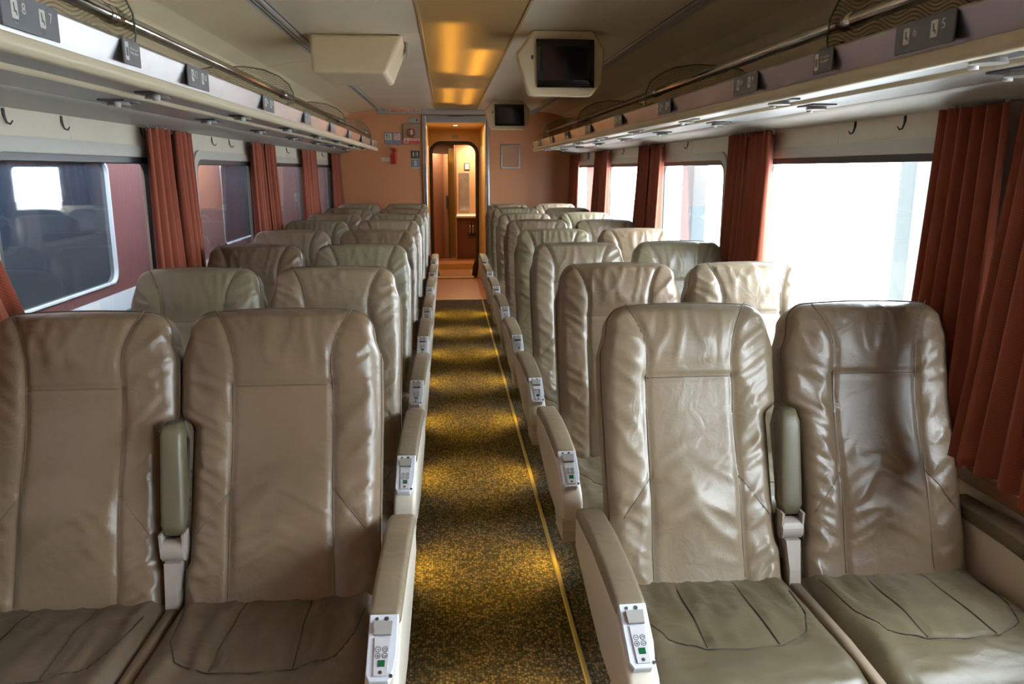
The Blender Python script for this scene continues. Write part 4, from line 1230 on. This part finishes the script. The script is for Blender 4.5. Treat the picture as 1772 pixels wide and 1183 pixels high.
# middle armrest, folded up between two backs
def mid_meshes():
    n = 10
    loops = []
    for k in range(n + 1):
        t = k / n
        z = 0.640 + 0.275 * t
        hw = 0.032 - 0.004 * t; hd = 0.030
        e = min(1, min(t, 1 - t) / 0.06 * 0.5 + 0.5) ** 0.5
        yc = 0.055 + 0.335 * (z - 0.64) * 0.62
        loop = []
        for q in range(20):
            a = 2 * PI * q / 20
            cx_ = math.copysign(abs(math.cos(a)) ** 0.5, math.cos(a)) * hw * e; cy_ = math.copysign(abs(math.sin(a)) ** 0.5, math.sin(a)) * hd * e
            loop.append((cx_, yc + cy_, z))
        loops.append(loop)
    PD = _mesh(MB().loft(loops), 'middle_armrest_pad', LEA_M, True)
    h = MB()
    h.cyl((0, 0.045, 0.598), (1, 0, 0), 0.030, 0.056, 24)
    for sx in (-1, 1):
        h.box((sx * 0.031, 0.02, 0.585), (sx * 0.025, 0.065, 0.648))
    HG = _mesh(h, 'hinge', M_HINGE)
    b = MB()
    b.loft([[(-0.020, 0.01, 0.575), (0.020, 0.01, 0.575), (0.020, 0.05, 0.575), (-0.020, 0.05, 0.575)],
            [(-0.015, -0.015, 0.50), (0.015, -0.015, 0.50), (0.015, 0.03, 0.50), (-0.015, 0.03, 0.50)],
            [(-0.017, -0.03, 0.40), (0.017, -0.03, 0.40), (0.017, 0.02, 0.40), (-0.017, 0.02, 0.40)]])
    BR = _mesh(b, 'bracket', M_HINGE)
    d = MB().loft([[(-0.016, -0.02, 0.438), (-0.012, -0.02, 0.466), (0.012, -0.02, 0.466), (0.016, -0.02, 0.438)],
                   [(-0.016, -0.30, 0.438), (-0.012, -0.30, 0.474), (0.012, -0.30, 0.474), (0.016, -0.30, 0.438)],
                   [(-0.016, -0.47, 0.430), (-0.012, -0.47, 0.468), (0.012, -0.47, 0.468), (0.016, -0.47, 0.430)],
                   [(-0.016, -0.535, 0.38), (-0.012, -0.545, 0.42), (0.012, -0.545, 0.42), (0.016, -0.535, 0.38)]])
    DV = _mesh(d, 'cushion_divider', mat('divider_vinyl', (0.24, 0.18, 0.12), 0.45), True)
    return PD, HG, BR, DV
MM = mid_meshes()

def wall_arm_meshes(): # window side armrest: cream inner face, long dark pad
    shell = [(0.14, 0.600), (-0.10, 0.595), (-0.40, 0.575), (-0.50, 0.55), (-0.52, 0.49), (-0.50, 0.40), (0.14, 0.40)]
    pad = [(0.15, 0.590), (0.145, 0.632), (-0.05, 0.640), (-0.25, 0.634), (-0.45, 0.612), (-0.53, 0.575), (-0.51, 0.555), (-0.40, 0.573), (-0.10, 0.590)]
    a = _mesh(MB().loft(rounded_slab(shell, 0.022, 0.008, None, '')), 'armrest_shell', M_SHELL, True)
    p = _mesh(MB().loft(rounded_slab(pad, 0.034, 0.010, None, '')), 'armrest_pad', LEA_M, True)
    return a, p
WM = wall_arm_meshes()
# hard back shell and base
bs = MB().loft([[(-0.205, 0.050, S0 + .1), (0.250, 0.050, S0 + .1), (0.250, 0.075, S0 + .1), (-0.205, 0.075, S0 + .1)],
                [(-0.205, 0.050, 0.40), (0.250, 0.050, 0.40), (0.250, 0.078, 0.40), (-0.205, 0.078, 0.40)],
                [(-0.20, 0.045, 0.60), (0.19, 0.045, 0.60), (0.19, 0.066, 0.60), (-0.20, 0.066, 0.60)]])
BSH = _mesh(bs, 'back_shell', M_BACK)
base = MB().box((-0.235, -0.46, 0.24), (0.235, 0.03, 0.345)).box((-0.06, -0.36, 0.0), (0.06, -0.30, 0.24)).box((-0.06, -0.08, 0.0), (0.06, -0.02, 0.24)).box((-0.07, -0.42, 0.0), (0.07, 0.04, 0.02))
BAS = _mesh(base, 'seat_base', M_DARK)
fm = MB().box((-0.012, -0.035, -0.012), (0.012, 0.035, 0.012))
FMH = _mesh(fm, 'foot_lamp', M_FOOT)

BACKS = {}
for mi in (False, True):
    for v in range(3):
        BACKS[mi, v] = backrest_mesh(1.7 + v * 2.9 + (5 if mi else 0), mi, LEA[v])
CUSH = {}
for v in range(2):
    CUSH[v] = cushion_mesh(2.1 + v * 3.3, False, LEA_CT if v else LEA_C)

XC = {('right', 'aisle'): 0.657, ('right', 'window'): 1.188, ('left', 'aisle'): 2 * 0.118 - 0.657, ('left', 'window'): 2 * 0.118 - 1.186}
XM = {'right': 0.915, 'left': 2 * 0.118 - 0.915}
XA = {'right': 0.369, 'left': 2 * 0.118 - 0.369}
XW = {'right': 1.462, 'left': 2 * 0.118 - 1.462}
MI = {('right', 'aisle'): False, ('right', 'window'): True, ('left', 'aisle'): True, ('left', 'window'): False}
LOOK = ['worn taupe', 'sand beige', 'greenish beige']
rr_ = random.Random(5)
ROWW = ['front row', 'second row', 'third row', 'fourth row', 'fifth row', 'sixth row', 'seventh row', 'last row']
for k in range(8):
    for side in ('left', 'right'):
        for pos in ('aisle', 'window'):
            y = 1.905 + PITCH * k
            xc = XC[side, pos]
            v = {('left', 0): 0, ('right', 0): 0 if pos == 'window' else 1}.get((side, k), (k + (side == 'right') * 2 + (pos == 'window')) % 3)
            extra = {'aisle': 'beside the aisle', 'window': 'next to the window wall'}[pos]
            lab = 'leather train seat %s in the %s on the %s side' % (extra, ROWW[k], side)
            t = thing('train_seat', lab, 'seat', (xc, y, 0), 'leather seats in rows of twos')
            dx = 0.0
            if k == 0 and side == 'left':
                dx = -0.018 if pos == 'aisle' else -0.020
            rec = math.radians((20.8 if k == 0 else 18.6) + rr_.uniform(-1.2, 1.0) * (k > 0))
            mi = MI[side, pos]
            me, mp = BACKS[mi, v]
            b = link('backrest', me, t); b.location = (dx, 0.055, 0.470); b.rotation_euler = (-rec, 0, 0)
            if k == 0 and side == 'left' and pos == 'aisle': b.scale = (1.07, 1, 1)
            link('piping', mp, b)
            sh = link('back_shell', BSH, t); sh.location = b.location; sh.rotation_euler = b.rotation_euler
            if mi: sh.scale = (-1, 1, 1)
            cu, cp_ = CUSH[1 if side == 'left' and k < 8 else 0]
            xs = (XM[side] + (XA[side] + (0.034 if side == 'right' else -0.034))) / 2 if pos == 'aisle' else None
            cx0 = 0.0 + (0.003 if side == 'right' else -0.003) * (1 if pos == 'aisle' else -1)
            c = link('seat_cushion', cu, t); c.location = (cx0 + dx, 0.06, 0.470)
            if dx and pos == 'aisle': c.scale = (1.05, 1, 1)
            q = link('piping', cp_, c)
            link('seat_base', BAS, t)
            if pos == 'aisle':
                sx = 1 if side == 'right' else -1
                names = ('armrest_shell', 'armrest_pad', 'ribbed_cover', 'control_panel')
                ar = link('armrest_shell', AM[0], t); ar.location = (XA[side] - xc, 0, 0); ar.rotation_euler = (0, 0, sx * 0.03)
                link('armrest_pad', AM[1], ar); link('ribbed_cover', AM[2], ar)
                pn = link('control_panel', AM[3], t); pn.location = (XA[side] - xc, 0, 0); pn.rotation_euler = (0, 0, sx * 0.03)
                link('recline_lever', AM[4], pn); link('handset', AM[5], pn); [link(bn, bm_, pn) for bn, bm_ in AM[6]]; link('display', AM[7], pn)
                pd = link('middle_armrest_pad', MM[0], t); pd.location = (XM[side] - xc - (0.030 if k == 0 and side == 'left' else 0), 0.0, 0)
                link('hinge', MM[1], pd); link('bracket', MM[2], pd)
                dv_ = link('cushion_divider', MM[3], t); dv_.location = (XM[side] - xc - (0.030 if k == 0 and side == 'left' else 0), 0.0, 0)
                fo = link('foot_lamp', FMH, t); fo.location = (XA[side] - xc + sx * 0.105, 0.07, 0.225)
                L = bpy.data.lights.new('foot_light', 'SPOT')
                L.energy = 6.0; L.color = (1.0, 0.64, 0.05); L.spot_size = math.radians(125); L.spot_blend = 0.8; L.shadow_soft_size = 0.02
                lo_ = bpy.data.objects.new('foot_light', L); COL.objects.link(lo_)
                lo_.location = (XA[side] + sx * 0.065, y + 0.07, 0.20)
                lo_.rotation_euler = (0, (-1 if side == 'right' else 1) * math.radians(-52) * -1 * -1, 0)
            else:
                wa = link('armrest_shell', WM[0], t); wa.location = (XW[side] - xc, 0, 0)
                link('armrest_pad', WM[1], wa)

# ------------------------------------------------------------------ outside
g = MB().box((1.80, -30, -0.5), (30, 45, -0.12)).build('platform', M_CONC)
tag(g, 'pale concrete platform outside the right windows', 'platform'); g['kind'] = 'structure'
g = MB().box((-30, -30, -0.9), (1.80, 45, -0.7)).build('ground', M_DIRT)
tag(g, 'ground beside the tracks', 'ground'); g['kind'] = 'structure'
for nm, x, y, w_, lab in (('platform_post', 3.2, 5.27, 0.19, 'grey platform post seen at the right of the biggest bright window'),
                          ('platform_post', 3.2, 10.3, 0.50, 'pale grey platform post seen through the second right window'),
                          ('platform_post', 3.2, 17.6, 0.6, 'grey platform post seen through the last right window')):
    p = thing(nm, lab, 'post', (x, y, -0.12))
    MB().box((-0.09, -w_ / 2, 0), (0.09, w_ / 2, 4.2)).build('column', M_POST, p, bevel=0.01)
    MB().box((-0.2, -w_ / 2 - 0.08, 0), (0.2, w_ / 2 + 0.08, 0.04)).build('foot_plate', M_POST, p)
cn = MB().box((-14, -40, 4.6), (-0.9, 60, 4.8)).build('daylight_blocker', M_CONC)  # unseen slab, added to cut the daylight on the left side
tag(cn, 'added overhead slab, out of view, shading the neighbouring track', 'light blocker'); cn['kind'] = 'structure'
own = MB().box((XL - T, YB + 0.05, BOT), (XL - T + 0.03, 14.3, RZ)).box((XR + T - 0.03, YB + 0.05, BOT), (XR + T, 14.3, RZ))
own.box((XL - T, 14.31, -0.6), (XR + T, 60, RZ + 0.03)).box((XL - T, -40, -0.6), (XR + T, Y0 - 0.12, RZ + 0.03)).box((XL - T, Y0 - 0.1, -0.6), (XR + T, 14.3, BOT - 0.002))
own = own.build('wall_outer', M_OUT); struct(own, 'outer bodies of the coaches before and behind')
# neighbouring train on the left
TX = -2.6
ot = thing('neighbouring_train', 'maroon, white and green train standing outside the left windows', 'train')
def tbox(name, m, y0, y1, z0, z1, x=TX, d=0.06): return MB().box((x - d, y0, z0), (x, y1, z1)).build(name, m, ot, bevel=0)
wins = [(-3.2, -0.6), (0.8, 3.2), (4.2, 6.5), (9.62, 11.5), (19.0, 21.0)]
mb = MB()
zt0, zt1 = 0.68, 1.62
ye = [-8] + [p for w_ in wins for p in w_] + [26]
mb.box((TX - 0.06, -8, zt1), (TX, 26, 2.15)).box((TX - 0.06, -8, 0.60), (TX, 26, zt0))
for a, b in zip(ye[0::2], ye[1::2]):
    mb.box((TX - 0.06, a, zt0), (TX, b, zt1))
mb.build('maroon_side', M_TMAR, ot)
loops = []
pr = [(TX, 2.15), (TX - 0.12, 2.45), (TX - 0.5, 2.72), (TX - 1.4, 2.82), (TX - 2.4, 2.72), (TX - 2.8, 2.3), (TX - 2.8, -0.5), (TX - 2.7, -0.5), (TX - 2.7, 2.15)]
MB().prism(pr, 1, -8, 26).build('roof', M_TMAR, ot)
tbox('white_band', M_TWHITE, -8, 26, 0.44, 0.60, TX + 0.001)
tbox('green_band', M_TGREEN, -8, 26, -0.45, 0.44, TX)
for a, b in wins:
    wf = MB()
    o_ = rrect(a, b, zt0, zt1, 0.10); i_ = rrect(a + 0.014, b - 0.014, zt0 + 0.014, zt1 - 0.014, 0.09)
    wf.loft([[(x, *p) for p in q] for x, q in ((TX + 0.008, o_), (TX + 0.008, i_), (TX - 0.03, i_), (TX - 0.03, o_))], caps=False)
    f_ = wf.build('window_frame', M_TWHITE, ot)
    MB().box((TX - 0.05, a + 0.001, zt0 + 0.001), (TX - 0.02, b - 0.001, zt1 - 0.001)).build('pane', M_TGLASS, f_)
text('7521', 0.20, (TX + 0.003, 14.3, 1.07), (0, 1, 0), ZD, M_TWHITE, ot, bold=0.003)
o = MB().box((TX + 0.001, 5.75, 0.46), (TX + 0.005, 6.1, 0.58)).build('instruction_sticker', M_WHITE, ot)
text('Emergency\nexit only', 0.035, (TX + 0.0056, 5.86, 0.52), (0, 1, 0), ZD, M_RED, o, name='sticker_text')

o = [x for x in bpy.data.objects if x.name.startswith('wall_sign')][0]
tag(o, 'small dark blue sign high on the right wall before the last curtain pair', 'sign')
